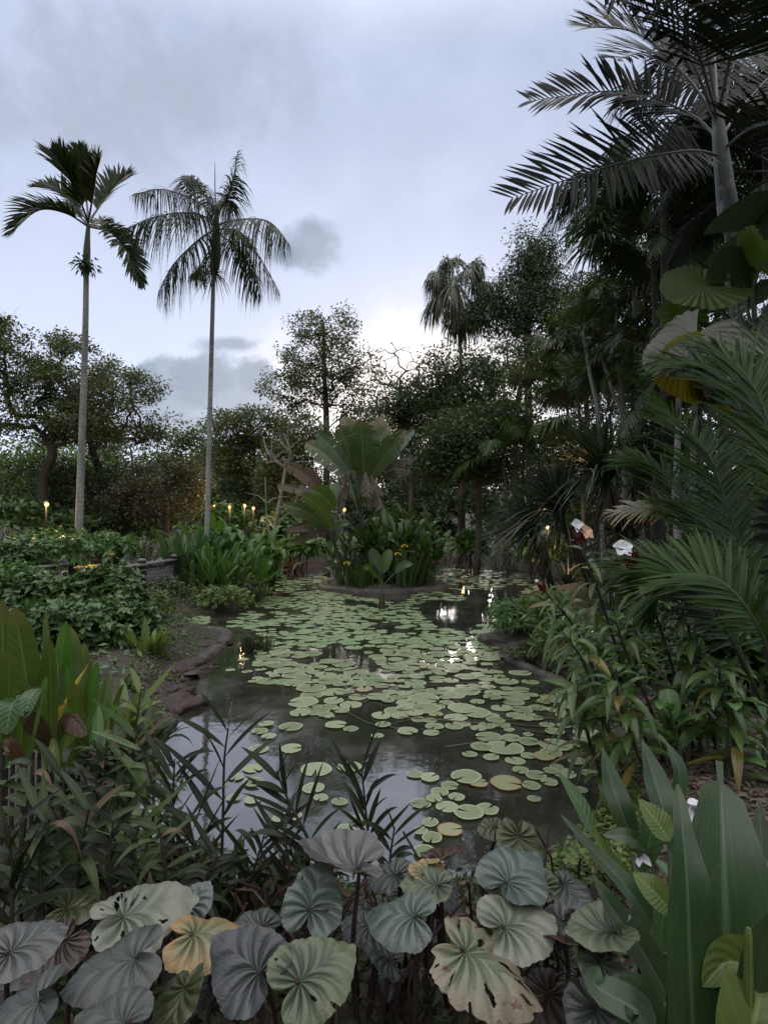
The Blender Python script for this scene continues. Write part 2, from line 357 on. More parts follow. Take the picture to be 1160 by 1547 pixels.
M = dict(
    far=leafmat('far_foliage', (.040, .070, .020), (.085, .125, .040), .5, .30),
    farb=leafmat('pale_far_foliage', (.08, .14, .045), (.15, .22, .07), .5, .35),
    dark=leafmat('dark_foliage', (.030, .056, .022), (.072, .110, .046), .42, .22, spec=.3),
    fine=leafmat('fine_foliage', (.045, .068, .024), (.095, .118, .042), .5, .30),
    rust=leafmat('rusty_foliage', (.045, .055, .025), (.085, .085, .04), .5, .25, dry=(.075, .052, .030), dryamt=.25),
    warm=leafmat('warm_foliage', (.045, .070, .020), (.10, .125, .035), .45, .35),
    palm=leafmat('palm_leaflets', (.017, .032, .011), (.040, .062, .020), .5, .18, spec=.2),
    palmg=leafmat('green_palm_leaflets', (.018, .050, .008), (.040, .088, .014), .42, .32, spec=.25),
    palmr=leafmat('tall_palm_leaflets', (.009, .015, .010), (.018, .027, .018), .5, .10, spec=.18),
    fanp=leafmat('fan_leaflets', (.035, .055, .032), (.075, .10, .055), .38, .25, dry=(.12, .09, .05), dryamt=.08),
    spike=leafmat('sword_leaves', (.022, .040, .026), (.055, .085, .050), .28, .15, dry=(.16, .14, .10), dryamt=.14),
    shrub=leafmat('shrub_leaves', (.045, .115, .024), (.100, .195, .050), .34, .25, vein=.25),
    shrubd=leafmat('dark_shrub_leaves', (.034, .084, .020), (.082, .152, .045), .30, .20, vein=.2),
    shruby=leafmat('light_shrub_leaves', (.085, .14, .035), (.15, .21, .06), .4, .3, vein=.2),
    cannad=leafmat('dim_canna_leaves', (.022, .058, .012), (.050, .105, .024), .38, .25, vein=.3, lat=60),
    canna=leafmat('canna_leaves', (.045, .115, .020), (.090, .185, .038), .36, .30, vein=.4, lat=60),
    cannab=leafmat('blue_canna_leaves', (.042, .090, .034), (.080, .145, .055), .36, .25, vein=.4, lat=60),
    banana=leafmat('banana_leaves', (.032, .062, .016), (.055, .090, .026), .42, .35, vein=.5, lat=80, tip=(.13, .085, .03)),
    bananab=leafmat('blue_banana_leaves', (.055, .095, .060), (.08, .125, .08), .4, .25, vein=.5, lat=80),
    deadb=leafmat('dead_banana_leaves', (.17, .15, .12), (.08, .065, .045), .8, .2, vein=.3, lat=60),
    brownl=leafmat('brown_leaves', (.050, .030, .020), (.085, .052, .034), .6, .25, vein=.3, lat=50),
    ginger=leafmat('ginger_leaves', (.020, .046, .017), (.036, .070, .027), .28, .18, vein=.5, latc=.0, streak=.5, tip=(.06, .085, .04)),
    gingery=leafmat('light_ginger_leaves', (.10, .15, .035), (.13, .18, .05), .38, .4, vein=.5, lat=70),
    paddle=leafmat('paddle_leaves', (.030, .066, .010), (.085, .135, .028), .40, .30, vein=.4, lat=80, latc=.14, blotch=.45, spec=.35, tip=(.10, .10, .03)),
    paddley=leafmat('yellow_paddle_leaves', (.30, .24, .03), (.34, .28, .04), .4, .35, vein=.3, lat=60, tip=(.16, .06, .02)),
    reed=leafmat('dark_stem_leaves', (.009, .013, .005), (.022, .030, .011), .45, .12, vein=.2, spec=.25),
    reedg=leafmat('dull_stem_leaves', (.014, .026, .008), (.050, .078, .026), .45, .2, vein=.3, spec=.3, dry=(.12, .075, .05), dryamt=.15),
    costus=leafmat('spiral_leaves', (.036, .078, .018), (.090, .140, .040), .28, .28, vein=.35, dry=(.16, .12, .03), dryamt=.04),
    cover=leafmat('ground_cover_leaves', (.075, .12, .03), (.14, .19, .05), .45, .3),
    moss=leafmat('mossy_leaves', (.045, .065, .022), (.08, .105, .038), .5, .2),
    litter=leafmat('leaf_litter', (.09, .065, .045), (.17, .13, .10), .7, .1),
    pad=leafmat('lily_pads', (.16, .21, .105), (.32, .36, .225), .36, .06, blotch=.5, obj=True, tip=(.33, .37, .22)),
    padb=leafmat('browned_lily_pads', (.24, .27, .13), (.30, .28, .17), .45, .08, blotch=.3, obj=True, tip=(.30, .16, .10)),
    bark=barkmat('dark_bark', (.035, .030, .024), (.085, .075, .062)),
    barkp=barkmat('pale_bark', (.15, .14, .125), (.28, .27, .25), lichen=(.33, .34, .32)),
    palmbark=barkmat('ringed_palm_bark', (.15, .145, .135), (.34, .34, .335), 5, ring=9, lichen=(.30, .31, .29)),
    slimbark=barkmat('slim_palm_bark', (.06, .058, .055), (.12, .115, .11), 6, ring=5), dimbark=barkmat('dim_palm_bark', (.04, .038, .034), (.085, .08, .072), 6, ring=4),
    shaft=barkmat('crownshaft', (.055, .062, .062), (.12, .13, .13), 4, rough=.5, stretch=(3, 3, .25), lichen=(.20, .20, .19)),
    shaftd=barkmat('dark_crownshaft', (.032, .030, .020), (.07, .06, .04), 6),
    rachis=plain('palm_rachis', (.07, .075, .045), (.12, .12, .08), 8, .5),
    rachisd=plain('dark_rachis', (.035, .035, .025), (.06, .06, .04), 8, .5),
    rachisp=plain('pale_rachis', (.07, .078, .074), (.12, .125, .12), 5, .5),
    stem=plain('green_stems', (.045, .065, .03), (.08, .10, .05), 10, .5),
    stemd=plain('dark_stems', (.022, .018, .014), (.05, .04, .032), 14, .55),
    stalk=plain('purple_leaf_stalks', (.030, .016, .018), (.060, .034, .034), 10, .5),
    soilr=plain('bare_red_mud', (.022, .012, .010), (.050, .030, .024), 9, .55, .8),
    stone=plain('wet_pond_stone', (.085, .064, .056), (.17, .135, .12), 7, .6, .7),
    stoned=plain('dark_island_stone', (.030, .026, .024), (.085, .072, .066), 6, .55, .7),
    wood=barkmat('weathered_wood', (.13, .125, .125), (.24, .235, .235), 14, stretch=(1, 1, 1)),
    paving=plain('path_paving', (.16, .155, .16), (.24, .235, .24), 2.5, .7, .2),
    lampm=plain('lamp_metal', (.006, .006, .006), (.012, .012, .012), 10, .45),
    white=plain('white_petals', (.50, .50, .53), (.66, .66, .69), 30, .6, .5),
    bract=plain('red_bracts', (.075, .012, .014), (.14, .028, .026), 30, .45, .5),
    pinkb=plain('pink_bracts', (.45, .24, .18), (.58, .36, .28), 20, .5, .2),
    yellowf=plain('yellow_petals', (.60, .40, .03), (.70, .48, .05), 12, .5, .2),
    orangef=plain('orange_petals', (.55, .20, .03), (.65, .28, .04), 12, .5, .2),
    husk=plain('grass_husks', (.24, .20, .14), (.34, .29, .21), 20, .7),
)
def elemat(name, c1, c2, edge=None, back=None, rough=.26, spot=None):
    "heart leaf: veins fan from the stalk in UV space (u round, v outward)"
    m, n = mat(name); b = NB(n); tcn = b.N('ShaderNodeTexCoord'); geo = b.N('ShaderNodeNewGeometry')
    uvs = b.N('ShaderNodeSeparateXYZ'); b.put(uvs.inputs[0], tcn.outputs['UV'])
    z = b.noise(tcn.outputs['Object'], 9, 6, .6)
    cr = b.math('COSINE', b.math('MULTIPLY', b.math('ADD', uvs.outputs[0], b.math('MULTIPLY', b.math('SUBTRACT', z, .5), .015)), 6.2832 * 10))
    col = b.mix(b.step(z, .3, .72), c1, c2)
    col = b.mix(b.math('MULTIPLY', b.step(cr, .86, .99), .55), col, tuple(x * .45 for x in c1))
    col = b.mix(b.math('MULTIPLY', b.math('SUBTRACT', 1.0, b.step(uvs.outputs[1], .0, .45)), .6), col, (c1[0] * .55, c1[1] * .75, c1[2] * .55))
    if edge:
        e = b.math('ADD', uvs.outputs[1], b.math('MULTIPLY', b.math('SUBTRACT', b.noise(tcn.outputs['Object'], 6, 3), .5), 1.1))
        col = b.mix(b.step(e, .45, .85), col, edge)
    if spot:
        col = b.mix(b.step(b.noise(tcn.outputs['Object'], 26, 5, .6), .60, .66), col, spot)
    if back: col = b.mix(geo.outputs['Backfacing'], col, back)
    fine = b.noise(tcn.outputs['Object'], 160, 4)
    f2 = b.math('SINE', b.math('MULTIPLY', b.math('ADD', uvs.outputs[1], b.math('MULTIPLY', b.math('ABSOLUTE', b.math('SINE', b.math('MULTIPLY', uvs.outputs[0], 31.416))), .12)), 120.0))
    col = b.mix(b.math('MULTIPLY', b.step(f2, .7, 1.0), .16), col, tuple(x * .5 for x in c1))
    col = b.mix(b.math('MULTIPLY', b.step(b.noise(tcn.outputs['Object'], 55, 5, .7), .60, .70), .5), col, (.10, .075, .04))
    p = b.bsdf(col, rough, b.bump(b.math('ADD', b.math('MULTIPLY', cr, -.6), fine), .35, .006), .5)
    t = b.N('ShaderNodeBsdfTranslucent'); b.put(t.inputs[0], b.mix(.5, col, (.10, .12, .03)))
    mx = b.N('ShaderNodeMixShader'); mx.inputs[0].default_value = .15; n.links.new(p, mx.inputs[1]); n.links.new(t.outputs[0], mx.inputs[2])
    b.out(mx.outputs[0]); return m
E = dict(
    pale=elemat('pale_heart_leaf', (0.108, 0.127, 0.089), (0.157, 0.176, 0.127), spot=None, edge=(0.179, 0.187, 0.146)),
    yell=elemat('yellowing_heart_leaf', (0.130, 0.143, 0.081), (0.227, 0.198, 0.098), edge=(0.298, 0.198, 0.086)),
    grey=elemat('grey_heart_leaf', (0.068, 0.072, 0.071), (0.098, 0.101, 0.098)),
    dgrey=elemat('dark_grey_heart_leaf', (0.040, 0.044, 0.047), (0.059, 0.063, 0.068), back=(0.049, 0.047, 0.054)),
    green=elemat('green_heart_leaf', (0.059, 0.079, 0.051), (0.092, 0.110, 0.071), edge=(0.092, 0.110, 0.059)),
    blue=elemat('bluish_heart_leaf', (0.070, 0.099, 0.086), (0.103, 0.129, 0.116)),
    purp=elemat('purplish_heart_leaf', (0.086, 0.079, 0.081), (0.125, 0.115, 0.116), back=(0.040, 0.019, 0.017)),
    brown=elemat('brown_heart_leaf', (0.030, 0.016, 0.012), (0.049, 0.027, 0.019), back=(0.032, 0.016, 0.010)),
    olive=elemat('olive_heart_leaf', (0.030, 0.039, 0.012), (0.049, 0.058, 0.019)),
    damag=elemat('damaged_heart_leaf', (0.108, 0.132, 0.081), (0.163, 0.176, 0.113), edge=(0.195, 0.165, 0.119), spot=(0.118, 0.050, 0.032)),
    dull=elemat('dull_heart_leaf', (0.040, 0.048, 0.042), (0.065, 0.072, 0.063)),
)
# ------------------------------------------------------------------ the setting: ground, water, path
pond_px = [(250, 1330), (215, 1215), (238, 1140), (268, 1085), (258, 1062), (292, 1008), (336, 972), (336, 958), (300, 950), (262, 946),
           (268, 936), (318, 929), (380, 916), (398, 898), (400, 876), (425, 864), (500, 855), (600, 850), (690, 848), (770, 853), (838, 868),
           (856, 890), (780, 905), (752, 925), (748, 962), (775, 985), (812, 1003), (868, 1026), (905, 1085), (932, 1160), (890, 1240), (830, 1300), (700, 1335), (450, 1345)]
POND = np.array([gr(x, y) for x, y in pond_px])
ISL = gr(578, 893)[:2] + np.array([0, .9]); ISR = np.array([1.62, 1.5])
def hz(x, y):
    x = np.asarray(x, float); y = np.asarray(y, float)
    d = polyd(POND, x, y); ins = polyin(POND, x, y); n = wob(x, y, .8)
    out = 0.03 + .24 * sm((d + .06 * n) / .55) + .22 * sm((d - 1) / 6) + .05 * n * sm(d / .8) + .02 * wob(x * 3, y * 3) * sm(d / .3)
    out = out + 7.0 * sm((y - 34) / 45) + 2.0 * sm((np.abs(x) - 14) / 30)
    inn = -.06 - .55 * sm(d / 1.2)
    h = np.where(ins, inn, out)
    q = np.hypot((x - ISL[0]) / ISR[0], (y - ISL[1]) / ISR[1])
    return np.where(q < 1.12, np.maximum(h, -.4 + .62 * sm((1.12 - q) / .22)), h)
def H0(x, y): return float(hz(np.array([x]), np.array([y]))[0])
def ground():
    ax = np.unique(np.round(np.concatenate([np.arange(-900, -60, 120), np.arange(-60, -12, 3), np.arange(-12, 9, .11), np.arange(9, 60, 3), np.arange(60, 901, 120)]), 3))
    ay = np.unique(np.round(np.concatenate([np.arange(-400, -6, 60), np.arange(-6, 1, .6), np.arange(1, 13, .09), np.arange(13, 32, .2), np.arange(32, 90, 3), np.arange(90, 1500, 150)]), 3))
    X, Y = np.meshgrid(ax, ay); Z = hz(X, Y); k = len(ax)
    i, j = np.meshgrid(np.arange(len(ay) - 1), np.arange(k - 1), indexing='ij'); q = (i * k + j).ravel()
    mb = MB(); mb.add(np.stack([X, Y, Z], -1), np.stack([q, q + 1, q + k + 1, q + k], -1))
    m, n = mat('soil'); b = NB(n); p = b.N('ShaderNodeTexCoord').outputs['Object']
    a = b.noise(p, 2.2, 8, .65); c = b.noise(p, .8, 5); e = b.noise(p, 22, 5, .7)
    col = b.mix(b.step(a, .35, .68), (.022, .017, .013), (.060, .046, .036))
    col = b.mix(b.math('MULTIPLY', b.step(c, .46, .6), .65), col, (.045, .060, .022))
    col = b.mix(b.math('MULTIPLY', b.step(e, .58, .68), .6), col, (.10, .08, .06))
    b.out(b.bsdf(col, .75, b.bump(b.math('ADD', a, b.math('MULTIPLY', e, .5)), .7, .05), .4))
    tag(mb.build('ground', m), kind='structure')
ground()
def water():
    lo, hi = POND.min(0) - .4, POND.max(0) + .4
    mb = MB(); mb.add([(lo[0], lo[1], 0), (hi[0], lo[1], 0), (hi[0], hi[1], 0), (lo[0], hi[1], 0)], [[0, 1, 2, 3]])
    m, n = mat('pond_water'); b = NB(n); p = b.N('ShaderNodeTexCoord').outputs['Object']
    z = b.math('ADD', b.noise(p, 2.0, 3), b.math('MULTIPLY', b.noise(p, 11, 3), .25))
    scum = b.step(b.noise(p, 30, 6, .7), .60, .70); film = b.step(b.noise(p, 1.1, 6, .6), .45, .7)
    col = b.mix(film, (.022, .023, .018), (.070, .072, .062)); col = b.mix(b.math('MULTIPLY', scum, .25), col, (.10, .10, .08))
    b.out(b.bsdf(col, b.math('ADD', .03, b.math('MULTIPLY', film, .07)), b.bump(z, .12, .02), .5, IOR=2.6))
    tag(mb.build('water', m), kind='structure')
water()
def strip(name, pts, wdt, m, dz, seg=40):
    P = curve(pts, seg); T = nrm(np.gradient(P, axis=0)); S = np.stack([T[:, 1], -T[:, 0], T[:, 0] * 0], -1)
    c = np.linspace(-.5, .5, 9); V = P[:, None] + S[:, None] * (c * wdt)[None, :, None]
    V[..., 2] = hz(V[..., 0], V[..., 1]) + dz; k = 9
    i, j = np.meshgrid(np.arange(seg - 1), np.arange(k - 1), indexing='ij'); q = (i * k + j).ravel()
    mb = MB(); mb.add(V, np.stack([q, q + 1, q + k + 1, q + k], -1)); return mb.build(name, m)
pth = [(-11.5, 9.5, 0), (-9.2, 13, 0), (-8.3, 16, 0), (-7.9, 18.5, 0), (-8.2, 22, 0), (-9.5, 27, 0)]
tag(strip('path', pth, 2.0, M['paving'], .05), kind='structure')

# pond edging and stone banks
def lump(mb, c, rx, ry, rz, rot, seed, n=26, rough=.12):
    th, ph = np.meshgrid(np.linspace(0, 2 * np.pi, n, endpoint=False), np.linspace(-.35, np.pi / 2, n // 2), indexing='ij')
    V = np.stack([np.cos(ph) * np.cos(th), np.cos(ph) * np.sin(th), np.sin(ph)], -1)
    d = 1 + rough * wob(V[..., 0] * 2 + seed, V[..., 1] * 2 + V[..., 2] * 2 - seed) + rough * .6 * wob(V[..., 0] * 6 + seed, V[..., 1] * 6 + V[..., 2] * 5) + rough * .35 * wob(V[..., 0] * 17 + seed, V[..., 1] * 15 + V[..., 2] * 13)
    V = V * d[..., None] * np.array([rx, ry, rz]); V[..., 2] = np.sign(V[..., 2]) * np.abs(V[..., 2])
    cr, sr = math.cos(rot), math.sin(rot); V = np.stack([V[..., 0] * cr - V[..., 1] * sr, V[..., 0] * sr + V[..., 1] * cr, V[..., 2]], -1) + c
    k = n // 2; i, j = np.meshgrid(np.arange(n), np.arange(k - 1), indexing='ij'); i2 = (i + 1) % n
    mb.add(V, np.stack([i * k + j, i2 * k + j, i2 * k + j + 1, i * k + j + 1], -1).reshape(-1, 4))
def kerb(mb, pts, wdt, hgt, n=60, seed=0, closed=False, z0=-.12):
    P = curve(pts, n); T = nrm(np.gradient(P, axis=0)); S = np.stack([T[:, 1], -T[:, 0], T[:, 0] * 0], -1)
    prof = np.array([(-.5, 0), (-.52, .6), (-.4, .95), (-.1, 1.05), (.25, 1), (.45, .8), (.55, .3), (.5, 0)])
    s = np.arange(n) * .13
    V = []
    for a, b in prof:
        r = 1 + .16 * wob(s * 9 + a * 5 + seed, s * 0 + b * 4 + seed) + .10 * wob(s * 30 + a * 7 + seed, s * 3 + b * 9)
        v = P + S * (a * wdt * r)[:, None]; v[:, 2] = z0 + (hgt - z0) * b * (1 + .12 * wob(s * 14 + seed + 3, s * 0 + a * 6)); V.append(v)
    V = np.stack(V, 1); k = len(prof)
    i, j = np.meshgrid(np.arange(n - 1), np.arange(k - 1), indexing='ij'); q = (i * k + j).ravel()
    mb.add(V, np.stack([q, q + 1, q + k + 1, q + k], -1))
mb = MB(); kerb(mb, [gr(262, 944), gr(300, 952), gr(334, 956), gr(340, 966), gr(322, 985), gr(298, 1005), gr(286, 1028)], .22, .07, 120, 1)
tag(mb.build('pond_edging', M['stoned']), 'rough brown stone lip curving round the muddy point of the left bank', 'edging')
mb = MB(); lump(mb, gr(226, 1030, .0), .95, .34, .15, R(60), 4, 80, .11); lump(mb, gr(278, 984, .0), .70, .26, .13, R(38), 9, 70, .11); lump(mb, gr(222, 1060, 0), .45, .35, .16, R(50), 3, 60, .13)
tag(mb.build('mud_bank', M['soilr']), 'bare dark red mud bank jutting into the pond on the left', 'mud bank')
_rg = RG(31)
for k in range(26):
    u = _rg.random(); q = curve([gr(330, 962), gr(306, 992), gr(284, 1022), gr(268, 1052), gr(258, 1085), gr(240, 1125)], 50)[int(u * 49)]; s = _rg.uniform(.035, .10)
    mb = MB(); lump(mb, q + [_rg.normal(-.10, .07), _rg.normal(0, .07), .0], s * 1.3, s, s * .8, _rg.uniform(0, 3), k, 16, .2)
    tag(mb.build('bank_stone', M['stoned' if k % 3 else 'soilr']), 'small dark stone lying along the muddy point of the left bank', 'stone', 'small stones at the edge of the left bank')
mb = MB(); lump(mb, gr(252, 1072, .0), .34, .22, .12, R(30), 14, 34, .2)
tag(mb.build('bank_rock', M['soilr']), 'small rough dark rock at the water below the red mud bank', 'rock')
mb = MB(); lump(mb, gr(806, 982, .0) + [.1, .25, 0], .78, .5, .27, R(-24), 21, 44, .14)
rk = tag(mb.build('bank_rock', M['stoned']), 'mossy brown mound under the bushy plant on the right bank', 'rock')
mb = MB(); kerb(mb, [gr(758, 988), gr(780, 1001), gr(815, 1016), gr(858, 1032)], .12, .035, 60, 5)
tag(mb.build('pond_edging', M['stoned']), 'low stone lip along the water below the right bank mound', 'edging')
a = np.linspace(0, 2 * np.pi, 22)
mb = MB(); kerb(mb, np.stack([ISL[0] + ISR[0] * 1.06 * np.cos(a), ISL[1] + ISR[1] * 1.06 * np.sin(a), a * 0], -1), .34, .15, 200, 3)
tag(mb.build('island_edging', M['stoned']), 'dark stone ring round the planted island in the pond', 'edging')

# ------------------------------------------------------------------ builders for plants
def tree(name, label, group, base, trunk, blobs, ncl, clr, lpc, ll, lw, lm, bm, r0, seed, hang=.2, flat=.65, bare=False, twigs=5, tmin=.3, sag=.0, mats_extra=None):
    """a tree: trunk polyline, crown blobs (centre, radii); every leaf clump hangs on a limb grown from the nearest wood"""
    rg = RG(seed); base = np.asarray(base, float)
    root = thing(name, label, 'tree', base, group)
    TP = curve(np.vstack([base, trunk]), 14)
    pos = [p for p in TP]; par = [i - 1 for i in range(len(TP))]; first = int(len(TP) * tmin)
    wts = np.array([np.prod(b[1]) ** .66 for b in blobs]); wts = wts / wts.sum(); C = []
    for _ in range(ncl):
        c, r = blobs[rg.choice(len(blobs), p=wts)]
        v = nrm(rg.normal(size=3)) * rg.random() ** (1 / 2.6); C.append(np.asarray(c) + v * np.asarray(r))
    C = np.array(C); dd = np.min(np.linalg.norm(C[:, None] - TP[None, first:], axis=2), 1); C = C[np.argsort(dd)]
    tips = []
    for c in C:
        A = np.array(pos); v = c - A; L = np.linalg.norm(v, axis=1); cost = L + .9 * np.maximum(0, A[:, 2] - c[2]); cost[:first] += 1e3
        j = int(np.argmin(cost)); l = L[j]; K = max(2, int(l / .45) + 1); s = np.linspace(0, 1, K + 1)[1:]
        w1 = rg.normal(0, .10 * l, 3); bow = np.array([0, 0, .16 * l - sag * l])
        prev = j
        for k, u in enumerate(s):
            p = A[j] + v[j] * u + (w1 + bow) * math.sin(math.pi * u) + (rg.normal(0, .03, 3) if u < 1 else 0)
            pos.append(p); par.append(prev); prev = len(pos) - 1
        tips.append(prev)
    pos = np.array(pos); par = np.array(par); cnt = np.zeros(len(pos))
    for t in tips: cnt[t] += 1
    for i in range(len(pos) - 1, 0, -1): cnt[par[i]] += cnt[i]
    rad = r0 * (np.maximum(cnt, .6) / max(cnt[0], 1)) ** .48; nT = len(TP)
    rad[:nT] = np.maximum(rad[:nT], r0 * np.linspace(1, .45, nT)); rad[0] *= 1.35
    mb = MB(); e = np.arange(nT, len(pos)); tube(mb, TP, rad[:nT], 9)
    prisms(mb, pos[par[e]], pos[e], np.minimum(rad[par[e]], rad[e] * 1.5 + .01), rad[e], 5)
    tp = pos[np.array(tips)]
    if twigs:
        A = np.repeat(tp, twigs, 0); B = A + rg.normal(0, 1, A.shape) * clr * .6 * np.array([1, 1, .7]); rr = np.full(len(A), max(r0 * .035, .006))
        prisms(mb, A, B, rr, rr * .4, 3)
    mb.build('trunk', bm, root)
    if not bare:
        n = len(tp) * lpc; c = np.repeat(tp, lpc, 0); v = rg.normal(0, .42, (n, 3)); v *= np.minimum(1, .85 / np.maximum(np.linalg.norm(v, axis=1, keepdims=True), 1e-6))
        cs = np.repeat(rg.uniform(.65, 1.25, len(tp)), lpc)[:, None]
        P = c + v * cs * clr * np.array([1, 1, flat])
        D = nrm(v) * .8 + rg.normal(0, .5, (n, 3)) - UP * hang
        Nn = UP * .8 + rg.normal(0, .55, (n, 3))
        mb = MB(); cards(mb, P, D, Nn, ll * rg.uniform(.6, 1.25, n), lw * rg.uniform(.7, 1.2, n)); mb.build('crown', lm, root, smooth=False)
    return root
def bl(px, py, rx, ry, d, dep=None): return (at(px, py, d), (sz(rx, d), dep or sz(rx, d) * .8, sz(ry, d)))

def shrub(name, label, group, px, py, d, rx, ry, nleaf, ll, lw, lm, seed, cat='shrub', seg=2, droop=.25, updir=.5, dep=None, prof=ovate, flowers=None, stems=14, rings=None):
    "a bush: leaf whorls through a dome, stems from its base; (px, py) is the dome's middle"
    rg = RG(seed); c = at(px, py, d); r = np.array([sz(rx, d), dep or sz(rx, d) * .7, sz(ry, d)])
    zb = H0(c[0], c[1]); root = thing(name, label, cat, (c[0], c[1], max(zb, -.05)), group)
    nw = max(12, nleaf // 7); v = nrm(rg.normal(size=(nw, 3))); v[:, 2] = np.where(v[:, 2] < -.35, -v[:, 2], v[:, 2])
    lob = 1 + .22 * wob(v[:, 0] * 3 + seed, v[:, 1] * 3 + v[:, 2] * 3)
    W_ = c + v * (rg.random((nw, 1)) ** .38 * lob[:, None]) * r; W_[:, 2] = np.maximum(W_[:, 2], hz(W_[:, 0], W_[:, 1]) + ll * .3)
    ax = nrm(v * .8 + UP * updir + rg.normal(0, .25, v.shape)); k = 7; P = np.repeat(W_, k, 0); A = np.repeat(ax, k, 0); n = len(P)
    D = nrm(rg.normal(size=(n, 3))); D = nrm(D - A * np.sum(D * A, 1)[:, None] * .9 + A * rg.uniform(.15, .8, (n, 1)))
    mb = MB(); leaves(mb, P + A * rg.uniform(-.5, .3, (n, 1)) * ll, D, A + rg.normal(0, .3, (n, 3)), ll * rg.uniform(.6, 1.2, n), lw * rg.uniform(.75, 1.15, n), prof, droop * rg.uniform(.3, 1.6, n), .2, seg, 1)
    mb.build('foliage', lm, root)
    mb = MB(); b0 = np.array(root.location)
    for i in rg.choice(nw, min(stems, nw), replace=False):
        a0 = b0 + np.array([rg.normal(0, r[0] * .25), rg.normal(0, r[1] * .25), 0]); tube(mb, curve([a0, (a0 + W_[i]) / 2 + [0, 0, .1 * r[2]], W_[i]], 6), np.linspace(max(.006, ll * .06), .004, 6), 4)
    mb.build('stems', M['stemd'], root)
    for (fx, fy, fr, fm) in (flowers or ()):
        q = at(fx, fy, d - r[1] * .75); mb = MB(); m = 7; a = np.arange(m) * 6.283 / m
        leaves(mb, np.repeat(q[None], m, 0), np.stack([np.cos(a), np.sin(a) - .3, 0 * a + .6], -1), UP + 0 * a[:, None] + .01, fr, fr * .6, ovate, .4, .3, 3)
        mb.build('flower', M[fm], root)
    return root

def bunch(name, label, cat, group, base, items, lm, rows=None, root=None):
    "a plant made of a few big blades traced one by one: items = (points, width, normal, kwargs)"
    root = root or thing(name, label, cat, base, group)
    for pts, wd, nn, kw in items:
        kw = dict(kw); m = kw.pop('m', lm); lab = kw.pop('label', None); st = kw.pop('stalk', None); mb = MB()
        blade(mb, pts, wd, nn, **kw); o = mb.build('leaf', m, root)
        if lab: o['label'] = lab
        if st is not None:
            mb = MB(); tube(mb, curve(st, 10), np.linspace(wd * .09 + .006, wd * .04 + .004, 10), 6); s = mb.build('leaf_stalk', M['stem'], o)
    return root

def tuft(name, label, group, base, n, L, W, lm, seed, spread=.9, droop=.5, cat='plant', prof=strap, r=.15, seg=5, up=.9, part='foliage', fold=.3):
    "blades springing from one foot"
    rg = RG(seed); base = np.asarray(base, float); root = thing(name, label, cat, base, group)
    a = rg.uniform(0, 6.283, n); q = rg.uniform(.1, 1, n) ** .8 * spread
    D = np.stack([np.cos(a) * q, np.sin(a) * q, np.full(n, up)], -1); P = base + np.stack([np.cos(a) * r * rg.random(n), np.sin(a) * r * rg.random(n), -.05 + 0 * a], -1)
    Nn = np.stack([-np.cos(a) * up, -np.sin(a) * up, q], -1)
    mb = MB(); leaves(mb, P, D, Nn, L * rg.uniform(.55, 1.1, n), W * rg.uniform(.7, 1.15, n), prof, droop * rg.uniform(.3, 1.5, n), fold, seg, 1); mb.build(part, lm, root)
    return root

def stand(name, label, group, base, rad, nst, hgt, npl, L, W, lm, seed, cat='plant', droop=.35, prof=paddle, out=.55, fl=None, zj=.25):
    "a stand of leafy canes (canna, ginger): stems with alternate paddle leaves"
    rg = RG(seed); base = np.asarray(base, float); root = thing(name, label, cat, base, group); mb = MB(); ms = MB(); tops = []
    for i in range(nst):
        a, q = rg.uniform(0, 6.283), rg.random() ** .5; b = base + np.array([math.cos(a) * q * rad[0], math.sin(a) * q * rad[1], 0]); b[2] = max(H0(b[0], b[1]), -.08)
        h = hgt * rg.uniform(1 - zj, 1.05) * (1 - .25 * q); lean = np.array([math.cos(a), math.sin(a), 0]) * q * .22 * h
        P = curve([b, b + lean * .4 + [0, 0, h * .4], b + lean + [0, 0, h * .78]], 8); tube(ms, P, np.linspace(.018, .007, 8), 5); tops.append(P[-1])
        for k in range(npl):
            u = .12 + .88 * (k + .5) / npl; p = P[min(7, int(u * 7))]; az = a + k * 2.6 + rg.normal(0, .5); e = rg.uniform(.8, 1.9) * (.6 + .7 * u)
            D = np.array([[math.cos(az) * out, math.sin(az) * out, e * .6]]) + lean / max(h, .1); Nn = np.array([[-math.cos(az) * e * .6, -math.sin(az) * e * .6, out]])
            leaves(mb, p[None], D, Nn, L * rg.uniform(.7, 1.1), W * rg.uniform(.75, 1.1), prof, droop * rg.uniform(.4, 1.7), .3, 8, 2)
    mb.build('foliage', lm, root); ms.build('stems', M['stem'], root)
    if fl:
        for i in rg.choice(nst, min(fl[0], nst), replace=False):
            q = tops[i] + [0, 0, hgt * .18]; mb = MB(); tube(mb, curve([tops[i], q], 3), .006, 4, 1); m = 6; a = np.arange(m) * 1.047
            leaves(mb, np.repeat(q[None], m, 0), np.stack([np.cos(a), np.sin(a), 0 * a + .9], -1), UP + .01, fl[1], fl[1] * .5, ovate, .5, .3, 3); mb.build('flower', [M[fl[2]], M['stem']], root)
    return root
